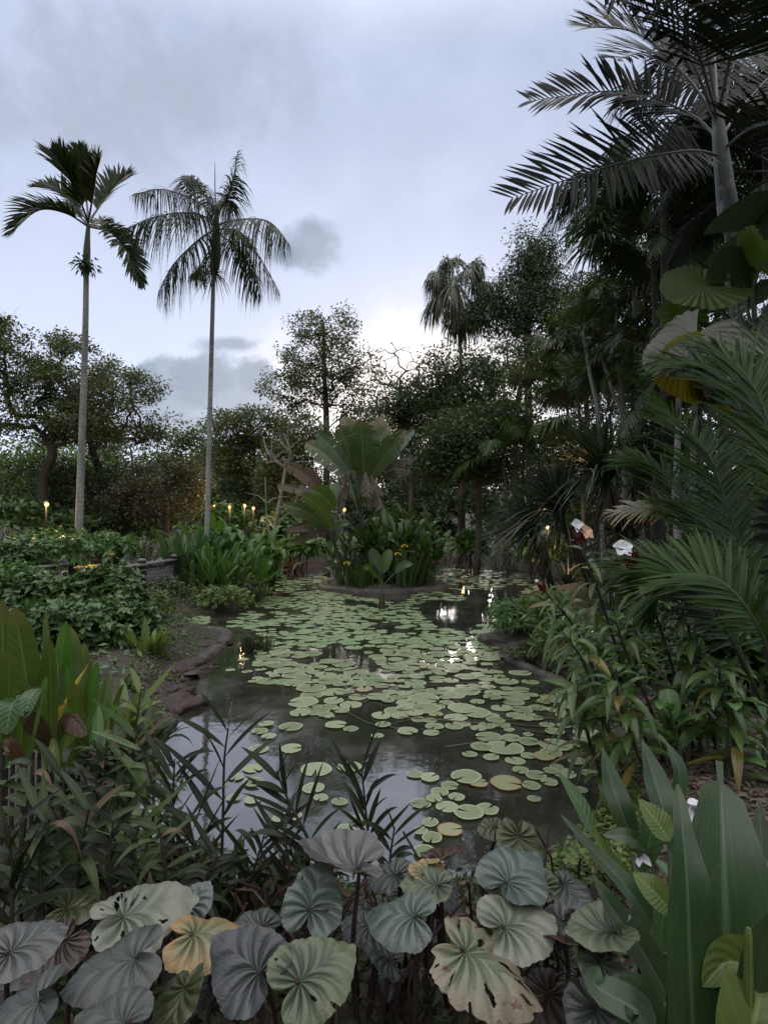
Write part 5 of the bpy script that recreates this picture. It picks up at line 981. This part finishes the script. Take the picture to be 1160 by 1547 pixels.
cane('dark cane leftmost of those against the bright water', [(268, 1350), (262, 1260), (262, 1200), (264, 1150)], 2.15, .26, .028, 902, M['reed'], 16, LC, .15, dr=.2, upw=1.1)
cane('dark cane leaning left, between the flower spike and the purple saucer leaf', [(487, 1320), (462, 1260), (436, 1210), (418, 1165)], 2.0, .22, .024, 903, M['reed'], 14, LC, .1, dr=.15, upw=.9)
cane('dark bushy cane right of the others, above the purple saucer leaf', [(552, 1330), (556, 1270), (552, 1220), (546, 1160)], 2.05, .23, .025, 904, M['reed'], 18, LC, .1, dr=.2, upw=1.2)
cane('short dark cane beside the bushy one with upright leaves', [(588, 1330), (590, 1290), (596, 1250)], 2.05, .22, .022, 905, M['reed'], 9, LC, .1)
cane('low dark cane at the foot of the flower spike cane', [(372, 1350), (385, 1310), (400, 1260)], 2.0, .24, .024, 906, M['reed'], 10, LC, .1)
cane('low dark cane in the gap left of the purple saucer leaf', [(440, 1350), (436, 1300), (428, 1250)], 1.95, .2, .022, 907, M['reed'], 10, LC, .1)
cane('low spreading dark cane below the leftmost one', [(300, 1350), (296, 1290), (285, 1235)], 2.0, .25, .025, 908, M['reed'], 12, LC, .1)
TH = 'dull leafy canes thick in the lower left'
rg = RG(77)
cl = ['dull cane at the left edge under the brown leaves', 'dull cane beside the withered leaves', 'yellowish cane rising from the thicket to the mud bank', 'dull cane at the foot of the mud bank', 'dull leaning cane right of the yellowish one', 'short cane above the pale heart leaf', 'dull cane left of the pale heart leaf', 'dark cane in the lower left corner', 'short cane behind the small teal leaf', 'grey leaved cane left of the leftmost dark cane', 'low cane in the middle of the thicket', 'low cane by the left edge above the grey heart leaf', 'low bent cane above the yellow heart leaf', 'short cane between the thicket and the water']
for k, (pts, d, ll, lw) in enumerate([([(30, 1330), (40, 1230), (52, 1150)], 1.9, .17, .045), ([(95, 1340), (95, 1240), (98, 1150)], 2.0, .17, .045), ([(205, 1250), (200, 1150), (214, 1040)], 2.5, .17, .045), ([(190, 1260), (198, 1190), (206, 1110)], 2.4, .17, .05), ([(225, 1290), (232, 1200), (205, 1100)], 2.3, .17, .045), ([(168, 1370), (165, 1300), (172, 1240)], 1.8, .15, .04), ([(115, 1370), (120, 1300), (135, 1220)], 1.8, .17, .045),
    ([(18, 1400), (20, 1320), (10, 1240)], 1.7, .18, .05), ([(245, 1370), (250, 1310), (240, 1250)], 1.85, .15, .035), ([(195, 1360), (200, 1290), (225, 1200)], 2.0, .18, .045), ([(150, 1330), (150, 1250), (145, 1170)], 2.1, .17, .045), ([(65, 1380), (62, 1300), (70, 1240)], 1.75, .16, .045), ([(300, 1380), (310, 1330), (330, 1290)], 1.8, .14, .03), ([(215, 1340), (225, 1270), (255, 1220)], 2.1, .16, .035)]):
    cane(cl[k], pts, d, ll * 1.3, lw * .72, 920 + k, M[('reedg', 'reed', 'gingery', 'reedg', 'costus', 'reed', 'reedg', 'reed', 'reedg', 'costus', 'reed', 'reedg', 'reed', 'costus')[k]], 15, TH, .05, dr=.6, upw=.45 + .12 * (k % 4), prof=lance if k % 3 else ovate)
for k, (px, py, d, rx, ry, lab) in enumerate([(100, 1330, 2.0, 120, 60, 'dim low undergrowth bush in the lower left'), (280, 1340, 2.1, 90, 40, 'dim low bush below the leftmost dark canes'), (430, 1345, 2.1, 80, 36, 'dim low bush under the purple saucer leaf'), (160, 1190, 2.6, 70, 60, 'dim bush behind the yellowish cane')]):
    shrub('undergrowth_bush', lab, 'dim low bushes at the near edge of the pond', px, py, d, rx, ry, 420, .13, .028, M['reedg'], 940 + k, cat='bush', prof=lance)

# ------------------------------------------------------------------ foreground: heart-shaped leaves
TAB = np.array([(0, .80), (5, .765), (14, .70), (30, .615), (50, .54), (75, .485), (100, .45), (125, .42), (145, .385), (158, .33), (168, .23), (175, .11), (180, .05)])
def heart(mb, C, D, N, L, seed, cup=.10, ruf=.028, dmg=0.0, holes=0, sag=.12, nt_=192, nq=16):
    rg = RG(seed); D = np.asarray(D, float); N = nrm(N); D = nrm(D - N * (D @ N)); S = np.cross(D, N)
    th = np.linspace(-np.pi, np.pi, nt_ + 1); R0 = np.interp(np.degrees(np.abs(th)), TAB[:, 0], TAB[:, 1]) * L
    R0 = R0 * (1 + .035 * np.sin(th * 3 + seed) + .014 * np.sin(th * 9 + seed * 2) + .012 * np.sin(th * 31 + seed))
    if dmg: R0 = R0 * (1 - dmg * np.clip(wob(th * 2.2 + seed, th * 0 + seed * 1.3), 0, 1) - dmg * .35 * np.clip(wob(th * 9 + seed, th * 0 + 2), 0, 1))
    q = np.linspace(0.005, 1, nq); A, Q = np.meshgrid(th, q, indexing='ij'); Rr = Q * R0[:, None]
    aA = np.abs(A); gph = aA - 1.5 * Q * np.exp(-aA * .75) + .05 * np.sin(seed + aA * 3); c15 = np.cos(10 * gph)
    z = L * (cup * Q ** 1.6 - .05 * Q ** 4 - ruf * (c15 * .5 + .5) ** 4 * np.sin(np.pi * np.clip(Q, 0, 1) ** .8) * 1.2 + .045 * np.sin(A * 2 + seed) * Q + .05 * np.sin(A + seed * 1.7) * Q ** 2 + .020 * np.sin(A * 7 + seed * 2) * Q ** 3)
    V = C + D * (Rr * np.cos(A))[..., None] + S * (Rr * np.sin(A))[..., None] + N * z[..., None] - UP * (sag * L * Q ** 2.5 * np.clip(np.cos(A) * .6 + .5, 0, 1.2))[..., None]
    i, j = np.meshgrid(np.arange(nt_), np.arange(nq - 1), indexing='ij'); k = (i * nq + j).ravel(); keep = np.ones(len(k), bool); tc_, qc = th[i.ravel()], q[j.ravel()]
    X, Y = qc * np.cos(tc_), qc * np.sin(tc_)
    for _ in range(holes):
        a, b_ = rg.uniform(-2.6, 2.6), rg.uniform(.35, .98); hx, hy = b_ * math.cos(a), b_ * math.sin(a); e = (X - hx) * math.cos(a) + (Y - hy) * math.sin(a); g = -(X - hx) * math.sin(a) + (Y - hy) * math.cos(a)
        keep &= (e / rg.uniform(.05, .16)) ** 2 + (g / rg.uniform(.02, .05)) ** 2 > 1
    f = np.stack([k, k + nq, k + nq + 1, k + 1], -1)[keep]; mb.add(V, f, np.stack([gph / 6.2832, Q], -1))
    return D
def ear(label, leaves_, group='heart-leaved plants along the near bank'):
    "leaves_: (px, py of the stalk's end, depth, length px, tip angle on the photo, normal, material, kw)"
    C0 = at(*leaves_[0][:3]); b = np.array([C0[0], C0[1] + .05, H0(C0[0], C0[1] + .05)]); root = thing('heart_leaf_plant', label, 'plant', b, group)
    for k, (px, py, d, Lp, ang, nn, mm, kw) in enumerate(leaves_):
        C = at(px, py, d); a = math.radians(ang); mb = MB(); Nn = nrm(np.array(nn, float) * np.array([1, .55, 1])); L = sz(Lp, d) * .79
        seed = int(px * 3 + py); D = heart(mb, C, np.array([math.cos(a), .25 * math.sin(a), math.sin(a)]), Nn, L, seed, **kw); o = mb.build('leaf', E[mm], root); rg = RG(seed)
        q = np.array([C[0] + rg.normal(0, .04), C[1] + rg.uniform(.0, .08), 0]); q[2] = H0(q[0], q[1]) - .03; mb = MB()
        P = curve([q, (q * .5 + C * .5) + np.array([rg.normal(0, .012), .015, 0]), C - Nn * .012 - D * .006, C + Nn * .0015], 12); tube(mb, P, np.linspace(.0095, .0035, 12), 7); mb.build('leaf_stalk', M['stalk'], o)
N1, N2, NS = (0, -.55, .85), (.1, -.75, .65), (0, -.2, 1)
ear('large pale leaf full of insect holes at the lower left', [(186, 1386, 1.50, 172, 42, (.05, -.5, .9), 'pale', dict(dmg=.16, holes=11, cup=.08))])
ear('yellow and orange leaf with green veins', [(292, 1412, 1.45, 150, 24, (.0, -.35, .95), 'yell', dict(dmg=.12, cup=.05, sag=.2))])
ear('big grey leaf cut by the left edge', [(14, 1440, 1.35, 130, 55, (.1, -.6, .8), 'grey', dict())])
ear('dark grey cupped leaf right of the yellow leaf', [(392, 1470, 1.28, 150, 140, (-.05, -.75, .65), 'dgrey', dict(cup=.16))])
ear('deep green veined leaf with one torn lobe at the bottom middle', [(452, 1484, 1.25, 158, 48, (.05, -.7, .75), 'green', dict(dmg=.07, holes=3))])
ear('bluish leaf with its tip up, above the green veined leaf', [(468, 1376, 1.48, 122, 74, (.1, -.85, .5), 'blue', dict(dmg=.10, holes=2))])
ear('purple-grey saucer leaf seen edge on, in front of the bushy cane', [(540, 1312, 1.55, 150, 165, (.12, -.02, 1), 'purp', dict(cup=.24, sag=.0))])
ear('small teal leaf behind the yellow leaf', [(286, 1372, 1.62, 76, 70, (.0, -.8, .6), 'blue', dict())])
ear('dark smooth drooping leaf below the pale leaf', [(205, 1448, 1.30, 150, 215, (-.1, -.45, .9), 'dull', dict(ruf=.008, sag=.15)), (60, 1512, 1.2, 140, 210, (-.2, -.5, .85), 'dull', dict(ruf=.008)), (190, 1545, 1.15, 130, 160, (0, -.5, .85), 'dull', dict(ruf=.008))])
ear('blue-grey leaf at the right end of the row, behind the big pale one', [(765, 1334, 1.55, 140, 60, (.0, -.55, .85), 'blue', dict(cup=.14))])
ear('broad pale ribbed leaf in front of the blue-grey one', [(762, 1402, 1.42, 142, 32, (.02, -.65, .75), 'pale', dict(ruf=.026, cup=.1))])
ear('tattered pale leaf blotched pink and brown', [(702, 1438, 1.32, 176, -40, (.0, -.5, .87), 'damag', dict(dmg=.34, holes=16, cup=.05, sag=.2))])
ear('grey-green leaf left of the tattered leaf', [(626, 1386, 1.45, 120, 150, (-.1, -.55, .85), 'blue', dict(sag=.2))])
ear('narrow green leaf pointing left under the tall strap leaves', [(925, 1408, 1.40, 120, 172, (.1, -.15, 1), 'green', dict(cup=.2))])
ear('dark brown leaf seen from below beside the tattered leaf', [(878, 1422, 1.42, 130, 250, (.1, .5, .8), 'brown', dict())])
ear('small pale leaf with a yellow half behind the ribbed one', [(662, 1338, 1.62, 88, 170, (-.1, -.4, .9), 'green', dict(cup=.15)), (640, 1322, 1.66, 70, 60, (.2, -.5, .8), 'yell', dict(dmg=.2))])
ear('dark reddish leaf edge on above the small pale leaf', [(662, 1300, 1.75, 96, 20, (-.3, .3, .85), 'brown', dict(cup=.2))])
ear('olive leaf standing in the water beyond the row', [(782, 1262, 2.1, 92, 265, (.05, -.75, .65), 'olive', dict(dmg=.1)), (750, 1250, 2.15, 50, 200, (.1, -.5, .8), 'olive', dict())])
rg = RG(5)
fl = ['low dim leaf under the yellow leaf', 'low dim leaf under the saucer leaf', 'low dim leaf under the grey-green leaf', 'low dim leaf under the ribbed leaf', 'low dim leaf in the bottom left corner', 'low dim leaf beside the tall strap leaves', 'low dim leaf under the bluish leaf', 'low dim leaf behind the tattered leaf', 'low dim leaf left of the pale leaf', 'dim leaf between the saucer leaf and the blue-grey leaf', 'dim leaf below the narrow green leaf', 'dim leaf between the ribbed leaf and the strap leaves', 'dim leaf in the dark gap under the blue-grey leaf', 'dim leaf in the gap below the green creeping cover', 'dim leaf above the cupped dark grey leaf']
for k, (px, py, d, Lp, mm) in enumerate([(280, 1490, 1.3, 110, 'olive'), (560, 1400, 1.6, 80, 'dull'), (590, 1450, 1.5, 80, 'dull'), (830, 1500, 1.45, 120, 'brown'), (100, 1420, 1.55, 110, 'brown'), (900, 1520, 1.35, 120, 'dull'), (500, 1440, 1.55, 90, 'brown'), (610, 1350, 1.75, 76, 'green'), (100, 1372, 1.7, 90, 'olive'), (600, 1322, 1.7, 84, 'dull'), (905, 1450, 1.4, 100, 'green'), (850, 1392, 1.5, 90, 'dull'), (820, 1340, 1.65, 80, 'olive'), (850, 1335, 1.75, 80, 'dull'), (400, 1400, 1.6, 84, 'dull')]):
    ear(fl[k], [(px, py, d, Lp, float(rg.uniform(0, 360)), (float(rg.normal(0, .3)), -.4, .85), mm, dict(dmg=.1)), (px + float(rg.normal(0, 45)), py + float(rg.uniform(5, 40)), d + .12, Lp * .8, float(rg.uniform(0, 360)), (float(rg.normal(0, .3)), -.4, .85), 'dull', dict(dmg=.1))])
# bare stalks under the leaves
root = thing('leaf_stalk_clump', 'crowd of dark purple stalks under the heart-shaped leaves', 'plant', (0.05, 1.75, H0(.05, 1.75))); mb = MB()
for i in range(90):
    x = rg.uniform(-.75, .75); y = rg.uniform(1.45, 2.05); g = H0(x, y); tube(mb, curve([(x, y, g - .02), (x + rg.normal(0, .03), y + rg.normal(0, .03), g + .14), (x + rg.normal(0, .07), y + rg.normal(0, .06), g + rg.uniform(.2, .36))], 6), np.linspace(.007, .004, 6), 5)
mb.build('stems', M['stalk'], root)

# ------------------------------------------------------------------ foreground, right: tall strap leaves
def torn(t): return np.where(t < .90, np.clip(t * 9 + .35, 0, 1) * np.clip((1 - t) * 1.6 + .12, 0, 1) ** .8, .07) + .004
def strapl(items, root):
    for i, (pts, wd, nn, mm, kw) in enumerate(items):
        P = [at(x, y, d) for x, y, d in pts]; mb = MB(); blade(mb, P, wd, np.array(nn, float), prof=kw.pop('prof', strap), seg=26, fold=kw.pop('fold', .25), wave=kw.pop('wave', .012), rg=RG(960 + i), **kw); mb.build('leaf', M[mm], root)
root = thing('ginger_plant', 'tall ginger plant with two huge upright strap leaves in the lower right corner', 'plant', np.array([at(1070, 1547, 1.15)[0], 1.15, .28]))
strapl([([(1095, 1760, 1.05), (1098, 1480, 1.08), (1092, 1300, 1.14), (1086, 1150, 1.25)], .225, (-.1, -1, .15), 'ginger', dict(fold=.18, prof=torn)), ([(1055, 1740, 1.02), (1042, 1480, 1.06), (1036, 1320, 1.10), (1022, 1185, 1.2)], .125, (.2, -1, .2), 'ginger', dict(fold=.25, wave=.03)),
        ([(1120, 1700, .98), (1135, 1560, .98), (1145, 1480, 1.02), (1100, 1452, 1.05), (1060, 1490, 1.05)], .12, (-.3, -.8, .5), 'gingery', dict(prof=ovate, fold=.4)), ([(1125, 1640, 1.1), (1150, 1420, 1.15), (1165, 1300, 1.3)], .12, (-.5, -1, .2), 'ginger', {}), ([(1150, 1600, 1.0), (1180, 1440, 1.0), (1200, 1350, 1.0)], .12, (-.5, -1, .2), 'ginger', {})], root)
mb = MB(); tube(mb, curve([at(1128, 1700, 1.0), at(1130, 1440, 1.0), at(1130, 1402, 1.0)], 8), np.linspace(.012, .004, 8), 6); mb.build('bud', M['gingery'], root)
root = thing('ginger_plant', 'ginger plant with slanting strap leaves and small white flowers left of the huge leaves', 'plant', np.array([at(1000, 1500, 1.5)[0], 1.5, .28]))
strapl([([(1005, 1500, 1.4), (965, 1430, 1.4), (925, 1375, 1.42), (895, 1322, 1.45)], .092, (.5, -.8, .5), 'ginger', {}), ([(985, 1400, 1.5), (950, 1345, 1.5), (900, 1290, 1.55), (846, 1230, 1.6)], .062, (.5, -.8, .5), 'ginger', {}), ([(960, 1280, 1.75), (940, 1230, 1.75), (922, 1180, 1.8), (910, 1130, 1.85)], .082, (.1, -1, .3), 'ginger', dict(prof=lance)),
        ([(1015, 1290, 1.5), (1000, 1220, 1.55), (985, 1170, 1.6), (970, 1118, 1.65)], .095, (.3, -1, .3), 'ginger', dict(prof=lance)), ([(968, 1320, 1.6), (980, 1270, 1.6), (990, 1230, 1.62), (1000, 1190, 1.65)], .075, (0, -1, .3), 'cannab', dict(prof=lance)), ([(1012, 1270, 1.4), (990, 1240, 1.42), (964, 1208, 1.45)], .075, (.3, -.9, .5), 'gingery', dict(prof=lance)),
        ([(1014, 1375, 1.35), (985, 1345, 1.35), (955, 1318, 1.38)], .07, (.3, -.9, .6), 'gingery', dict(prof=lance)), ([(960, 1340, 1.6), (920, 1300, 1.62), (895, 1250, 1.65)], .05, (.4, -.9, .4), 'gingery', dict(prof=lance)), ([(930, 1560, 1.2), (965, 1530, 1.2), (900, 1490, 1.25), (905, 1460, 1.3)], .07, (.2, -.6, .7), 'ginger', dict(prof=lance)), ([(1000, 1560, 1.25), (960, 1510, 1.27), (915, 1480, 1.3)], .10, (.2, -.7, .6), 'ginger', dict(prof=lance)),
        ([(990, 1290, 1.6), (950, 1265, 1.6), (910, 1262, 1.62)], .05, (.1, -.6, .8), 'ginger', dict(prof=lance)), ([(900, 1270, 1.75), (875, 1215, 1.8), (842, 1165, 1.85)], .055, (.4, -.9, .3), 'cannab', dict(prof=lance)), ([(1010, 1250, 1.7), (1025, 1170, 1.75), (1005, 1120, 1.8)], .06, (.3, -1, .2), 'ginger', dict(prof=lance)), ([(1000, 1440, 1.45), (1000, 1390, 1.45), (1030, 1350, 1.45)], .07, (.2, -1, .2), 'cannab', dict(prof=lance))], root)
mb = MB()
for x, y, u, v in ((1000, 1620, 980, 1380), (985, 1560, 955, 1290), (1010, 1560, 1010, 1260)): tube(mb, curve([at(x, y, 1.45), at((x + u) / 2 + 6, (y + v) / 2, 1.5), at(u, v, 1.6)], 8), np.linspace(.011, .007, 8), 6)
mb.build('stems', M['stem'], root)
def bloom(root, px, py, d, s, n, seed):
    rg = RG(seed); c = at(px, py, d); v = nrm(rg.normal(size=(n, 3)) + [0, -.6, .2]); mb = MB(); leaves(mb, np.repeat(c[None], n, 0), v, UP + rg.normal(0, .5, (n, 3)), s * rg.uniform(.7, 1.2, n), s * .7, ovate, .4, .4, 5, 2); mb.build('flower', M['white'], root)
bloom(root, 1046, 1222, 1.5, .05, 6, 1); bloom(root, 1050, 1252, 1.48, .055, 7, 2); bloom(root, 966, 1294, 1.6, .035, 4, 3)
for k, (px, py, d, lab) in enumerate([(1140, 1240, 2.3, 'dark leafy plant at the right edge behind the huge strap leaves'), (1130, 1330, 1.9, 'light leafy plant at the right edge beside the huge strap leaves')]):
    tuft('bank_plant', lab, None, np.array([at(px, py, d)[0], d, .25]), 16, .55, .09, M['reedg' if not k else 'cannab'], 980 + k, .9, .5, prof=lance)

# ------------------------------------------------------------------ lily pads
def pad_mesh(seed, m):
    rg = RG(seed); n, q = 44, np.array([.0, .3, .6, .85, .96, 1.0]); g = rg.uniform(.08, .22); th = np.linspace(g, 6.2832 - g, n); A, Q = np.meshgrid(th, q, indexing='ij'); k = len(q)
    r = Q * (1 + .035 * np.sin(A * 2 + seed) + .02 * np.sin(A * 5 + seed)); e = np.minimum(A - g, 6.2832 - g - A); r = r * (1 - .10 * np.exp(-e * 6) * Q)
    z = .012 * np.sin(A * 3 + seed) * Q ** 2 + rg.uniform(0, .03) * (Q > .95) * np.clip(np.sin(A + seed), 0, 1) + .008 * np.cos(A * 13) * Q * (1 - Q)
    V = np.stack([r * np.cos(A), r * np.sin(A), z], -1); V2 = V.copy(); V2[..., 2] -= .018
    i, j = np.meshgrid(np.arange(n - 1), np.arange(k - 1), indexing='ij'); f = (i * k + j).ravel(); F_ = np.stack([f, f + k, f + k + 1, f + 1], -1)
    mb = MB(); U = np.stack([Q, A / 6.2832], -1); mb.add(V, F_, U)
    e_ = np.arange(n - 1) * k + k - 1; W2 = np.concatenate([V[:, -1], V2[:, -1]]); j = np.arange(n - 1); mb.add(W2, np.stack([j, j + n, j + n + 1, j + 1], -1), np.tile(U[:, -1], (2, 1)))
    o = mb.build('lily_pad', m); me = o.data; bpy.data.objects.remove(o); return me
PM = [pad_mesh(s, M['pad']) for s in range(9)]; PB = [pad_mesh(20 + s, M['padb']) for s in range(4)]
crop = [(350, 492, 65), (375, 456, 55), (352, 548, 60), (418, 604, 85), (505, 597, 65), (470, 488, 58), (510, 497, 40), (453, 466, 28), (285, 485, 40), (268, 502, 45), (292, 518, 40), (265, 550, 55), (250, 602, 50), (252, 640, 55), (205, 625, 40), (200, 680, 40), (250, 686, 45), (410, 655, 60), (430, 683, 40), (320, 735, 40), (352, 728, 55), (510, 432, 60), (595, 487, 42), (640, 460, 50), (660, 505, 55), (580, 515, 35),
        (805, 483, 45), (875, 518, 72), (935, 523, 52), (870, 489, 45), (930, 498, 30), (980, 514, 28), (858, 547, 60), (825, 567, 40), (882, 575, 42), (945, 582, 52), (980, 570, 40), (815, 627, 82), (960, 610, 45), (988, 648, 50), (1040, 610, 40), (1036, 640, 45), (1055, 598, 35), (1140, 615, 40), (1120, 660, 35), (995, 684, 35), (680, 618, 45), (720, 627, 50), (695, 695, 55), (745, 665, 50), (772, 650, 48), (730, 686, 42),
        (765, 704, 60), (822, 722, 80), (872, 712, 60), (720, 745, 45), (790, 682, 45), (725, 790, 55), (705, 825, 60), (695, 772, 38), (495, 770, 60), (530, 738, 45), (480, 692, 42), (1075, 488, 38), (1100, 458, 40), (1115, 495, 30), (1145, 480, 30), (882, 462, 45), (985, 460, 35), (958, 347, 60), (885, 413, 50), (845, 426, 40), (910, 441, 58), (942, 427, 55), (975, 470, 38), (1000, 468, 40), (1005, 440, 50), (960, 395, 50), (985, 372, 46), (935, 400, 50), (1025, 425, 45), (190, 340, 26), (235, 345, 30), (262, 362, 30), (225, 312, 30), (270, 326, 46), (300, 318, 50), (300, 350, 34), (250, 372, 26), (780, 343, 40), (900, 345, 30), (870, 325, 34), (845, 340, 30)]
brown = [(1023, 571, 58, 'pinkish brown rimmed lily pad apart at the right'), (848, 642, 50, 'lily pad with a brown rim tucked under a big green one'), (922, 642, 84, 'large brown-rimmed lily pad in the right cluster'), (773, 766, 66, 'withered pinkish lily pad nearest the heart-shaped leaves'), (1034, 412, 46, 'browned lily pad at the end of the right-hand cluster'), (735, 458, 40, 'small browned lily pad among the middle pads'), (545, 392, 46, 'browned pad amid the densest pads')]
pads = []; rg = RG(99)
def put(x, y, w_): p = gr(x, y); r = sz(w_, p[1]) / 2; pads.append((p[0], p[1], r))
for x, y, w_ in crop: put(240 + x * .569, 820 + y * .569, w_ * .569 * .97)
for x, y, w_, lab in brown: put(240 + x * .569, 820 + y * .569, w_ * .569)
nb0 = len(crop); SG = gr(678, 926)
dense = [(402, 902), (480, 892), (560, 905), (690, 932), (742, 948), (752, 985), (800, 1015), (790, 1045), (735, 1060), (705, 1108), (640, 1112), (560, 1082), (470, 1082), (432, 1062), (470, 1040), (395, 1030), (372, 1005), (402, 960), (345, 955), (352, 942)]
regions = [(dense, 700, .75), ([(650, 858), (760, 862), (820, 872), (800, 885), (690, 892), (645, 885)], 260, .95), ([(405, 882), (470, 870), (500, 872), (480, 888), (410, 900)], 90, .7), ([(268, 934), (320, 932), (310, 945), (270, 945)], 22, .8), ([(640, 892), (700, 900), (690, 925), (600, 915)], 40, .6), ([(700, 1062), (800, 1045), (868, 1048), (890, 1100), (870, 1180), (780, 1200), (720, 1130)], 26, .8), ([(790, 890), (850, 875), (850, 895), (780, 910)], 50, .9)]
for poly, want, dens in regions:
    Wp = np.array([gr(*q)[:2] for q in poly]); lo, hi = Wp.min(0), Wp.max(0); got = 0
    for _ in range(want * 40):
        if got >= want: break
        x, y = rg.uniform(lo[0], hi[0]), rg.uniform(lo[1], hi[1])
        if not polyin(Wp, np.array([x]), np.array([y]))[0]: continue
        if np.hypot((x - ISL[0]) / ISR[0], (y - ISL[1]) / ISR[1]) < 1.2 or np.hypot((x - SG[0]) / .62, (y - SG[1]) / 2.1) < 1: continue
        if wob(x * 1.6 + 3, y * 1.2) + .35 * wob(x * 5, y * 5 + 2) < -.36 and dens < .9: continue
        r = .065 + .10 * rg.random() ** 1.5
        P_ = np.array(pads); dd = np.hypot(P_[:, 0] - x, P_[:, 1] - y) / (P_[:, 2] + r)
        if dd.min() < (.80 if rg.random() < .75 else .58): continue
        pads.append((x, y, r)); got += 1
pads = np.array(pads); idx = np.argsort(pads[:, 1]); nbr = set(range(nb0, nb0 + len(brown))); near = [i for i in idx if i not in nbr][:293]
for i in near + sorted(nbr):
    x, y, r = pads[i]; o = bpy.data.objects.new('lily_pad', (PB if i in nbr else PM)[int(rg.integers(0, 4 if i in nbr else 9))]); sc.collection.objects.link(o)
    o.location = (x, y, .008 + .012 * rg.random()); o.scale = (r, r, r); o.rotation_euler = (rg.normal(0, .012), rg.normal(0, .012), rg.uniform(0, 6.283))
    tag(o, brown[i - nb0][3] if i in nbr else 'round notched green lily pad floating flat on the pond', 'lily pad', 'lily pads on the pond')
far = [i for i in idx if i not in nbr and i not in set(near)]
if far:
    mb = MB(); a = np.linspace(.15, 6.13, 14)
    for i in far:
        x, y, r = pads[i]; a0 = rg.uniform(0, 6.28); ring = np.stack([x + r * np.cos(a + a0), y + r * np.sin(a + a0), np.full(14, .012 + .01 * rg.random())], -1); mb.add(np.vstack([[(x, y, ring[0, 2])], ring]), [[0, j, j + 1] for j in range(1, 14)])
    tag(mb.build('lily_pads', leafmat('far_lily_pads', (.19, .28, .14), (.26, .33, .18), .42, .08)), 'carpet of small green lily pads in the far half of the pond', None, None, 'stuff')

# loose lily stalks lying on the water
for k in range(16):
    x0, y0, a, l = rg.uniform(470, 820), rg.uniform(1010, 1130), rg.normal(0, .5), rg.uniform(.35, .9); q = gr(x0, y0, .012); m_ = q + [math.cos(a) * l * .5, math.sin(a) * l * .5 + rg.normal(0, .08), 0]; e_ = q + [math.cos(a) * l, math.sin(a) * l, -.004]
    mb = MB(); tube(mb, curve([q, m_, e_], 12), np.linspace(.006, .004, 12), 5); tag(mb.build('floating_stalk', M['litter' if k % 2 else 'moss']), 'thin loose lily stalk lying on the water among the pads', 'stalk', 'loose stalks on the pond')
# ------------------------------------------------------------------ ground cover and litter
def scatter(name, label, m, poly, n, ll, lw, hgt, seed, flat=.5, clear=0.0):
    rg = RG(seed); Wp = np.array([gr(x, y, .2)[:2] for x, y in poly]) if clear >= 0 else np.array(poly); lo, hi = Wp.min(0), Wp.max(0); x, y = rg.uniform(lo[0], hi[0], n * 3), rg.uniform(lo[1], hi[1], n * 3); k = polyin(Wp, x, y) & (hz(x, y) > -.04); x, y = x[k][:n], y[k][:n]; n = len(x)
    h = hgt * np.clip(.4 + .6 * wob(x * 2.2, y * 2.2), .1, 1) * rg.random(n); P = np.stack([x, y, hz(x, y) + .006 + h], -1); D = rg.normal(size=(n, 3)) * np.array([1, 1, flat]); mb = MB()
    leaves(mb, P, D, UP + rg.normal(0, flat, (n, 3)), ll * rg.uniform(.6, 1.3, n), lw * rg.uniform(.6, 1.2, n), ovate, .2, .2, 2); tag(mb.build(name, m), label, None, None, 'stuff')
scatter('ground_cover', 'bright green creeping cover along the water at the lower right', M['cover'], [(820, 1330), (850, 1240), (905, 1180), (930, 1100), (960, 1160), (990, 1300), (960, 1380), (830, 1360)], 3600, .045, .026, .12, 1)
scatter('leaf_litter', 'dead brown leaves on the shaded right bank', M['litter'], [(940, 1060), (1160, 1060), (1200, 1330), (1000, 1330)], 2600, .08, .030, .015, 2, .15)
scatter('leaf_litter', 'dead leaves scattered behind the red mud bank', M['litter'], [(180, 1060), (200, 960), (270, 945), (290, 990), (230, 1110)], 900, .06, .03, .012, 3, .15)
scatter('ground_cover', 'moss and small weeds over the red mud bank', M['moss'], [(195, 1050), (205, 990), (245, 952), (318, 953), (326, 965), (285, 1000), (255, 1050)], 1500, .05, .022, .20, 41)
scatter('ground_cover', 'moss and low weeds on the canna point', M['moss'], [(270, 925), (330, 925), (385, 915), (405, 895), (400, 868), (300, 860)], 5000, .07, .03, .14, 4)
scatter('ground_cover', 'low weeds over the right bank mound', M['moss'], [(760, 985), (800, 955), (860, 970), (900, 1040), (860, 1035)], 1500, .05, .022, .25, 5)
scatter('ground_cover', 'dim weeds covering the near bank', M['reedg'], [(-.9, 1.2), (.9, 1.2), (1.3, 2.9), (-1.4, 2.9)], 6500, .06, .022, .10, 6, clear=-1)
scatter('ground_cover', 'weeds on the left bank ground', M['shrubd'], [(-9, 3), (-2.2, 3), (-3, 9), (-4, 13), (-14, 14)], 9000, .12, .05, .14, 7, clear=-1)
scatter('ground_cover', 'weeds on the right bank ground', M['moss'], [(2.2, 3), (9, 3), (14, 20), (7, 21), (5, 14), (2.2, 7)], 9000, .12, .05, .16, 8, clear=-1)
scatter('ground_cover', 'grass and weeds behind the far shore', M['moss'], [(-16, 20), (-3, 26), (6, 26), (16, 19), (22, 34), (-22, 34)], 9000, .3, .10, .3, 9, clear=-1)
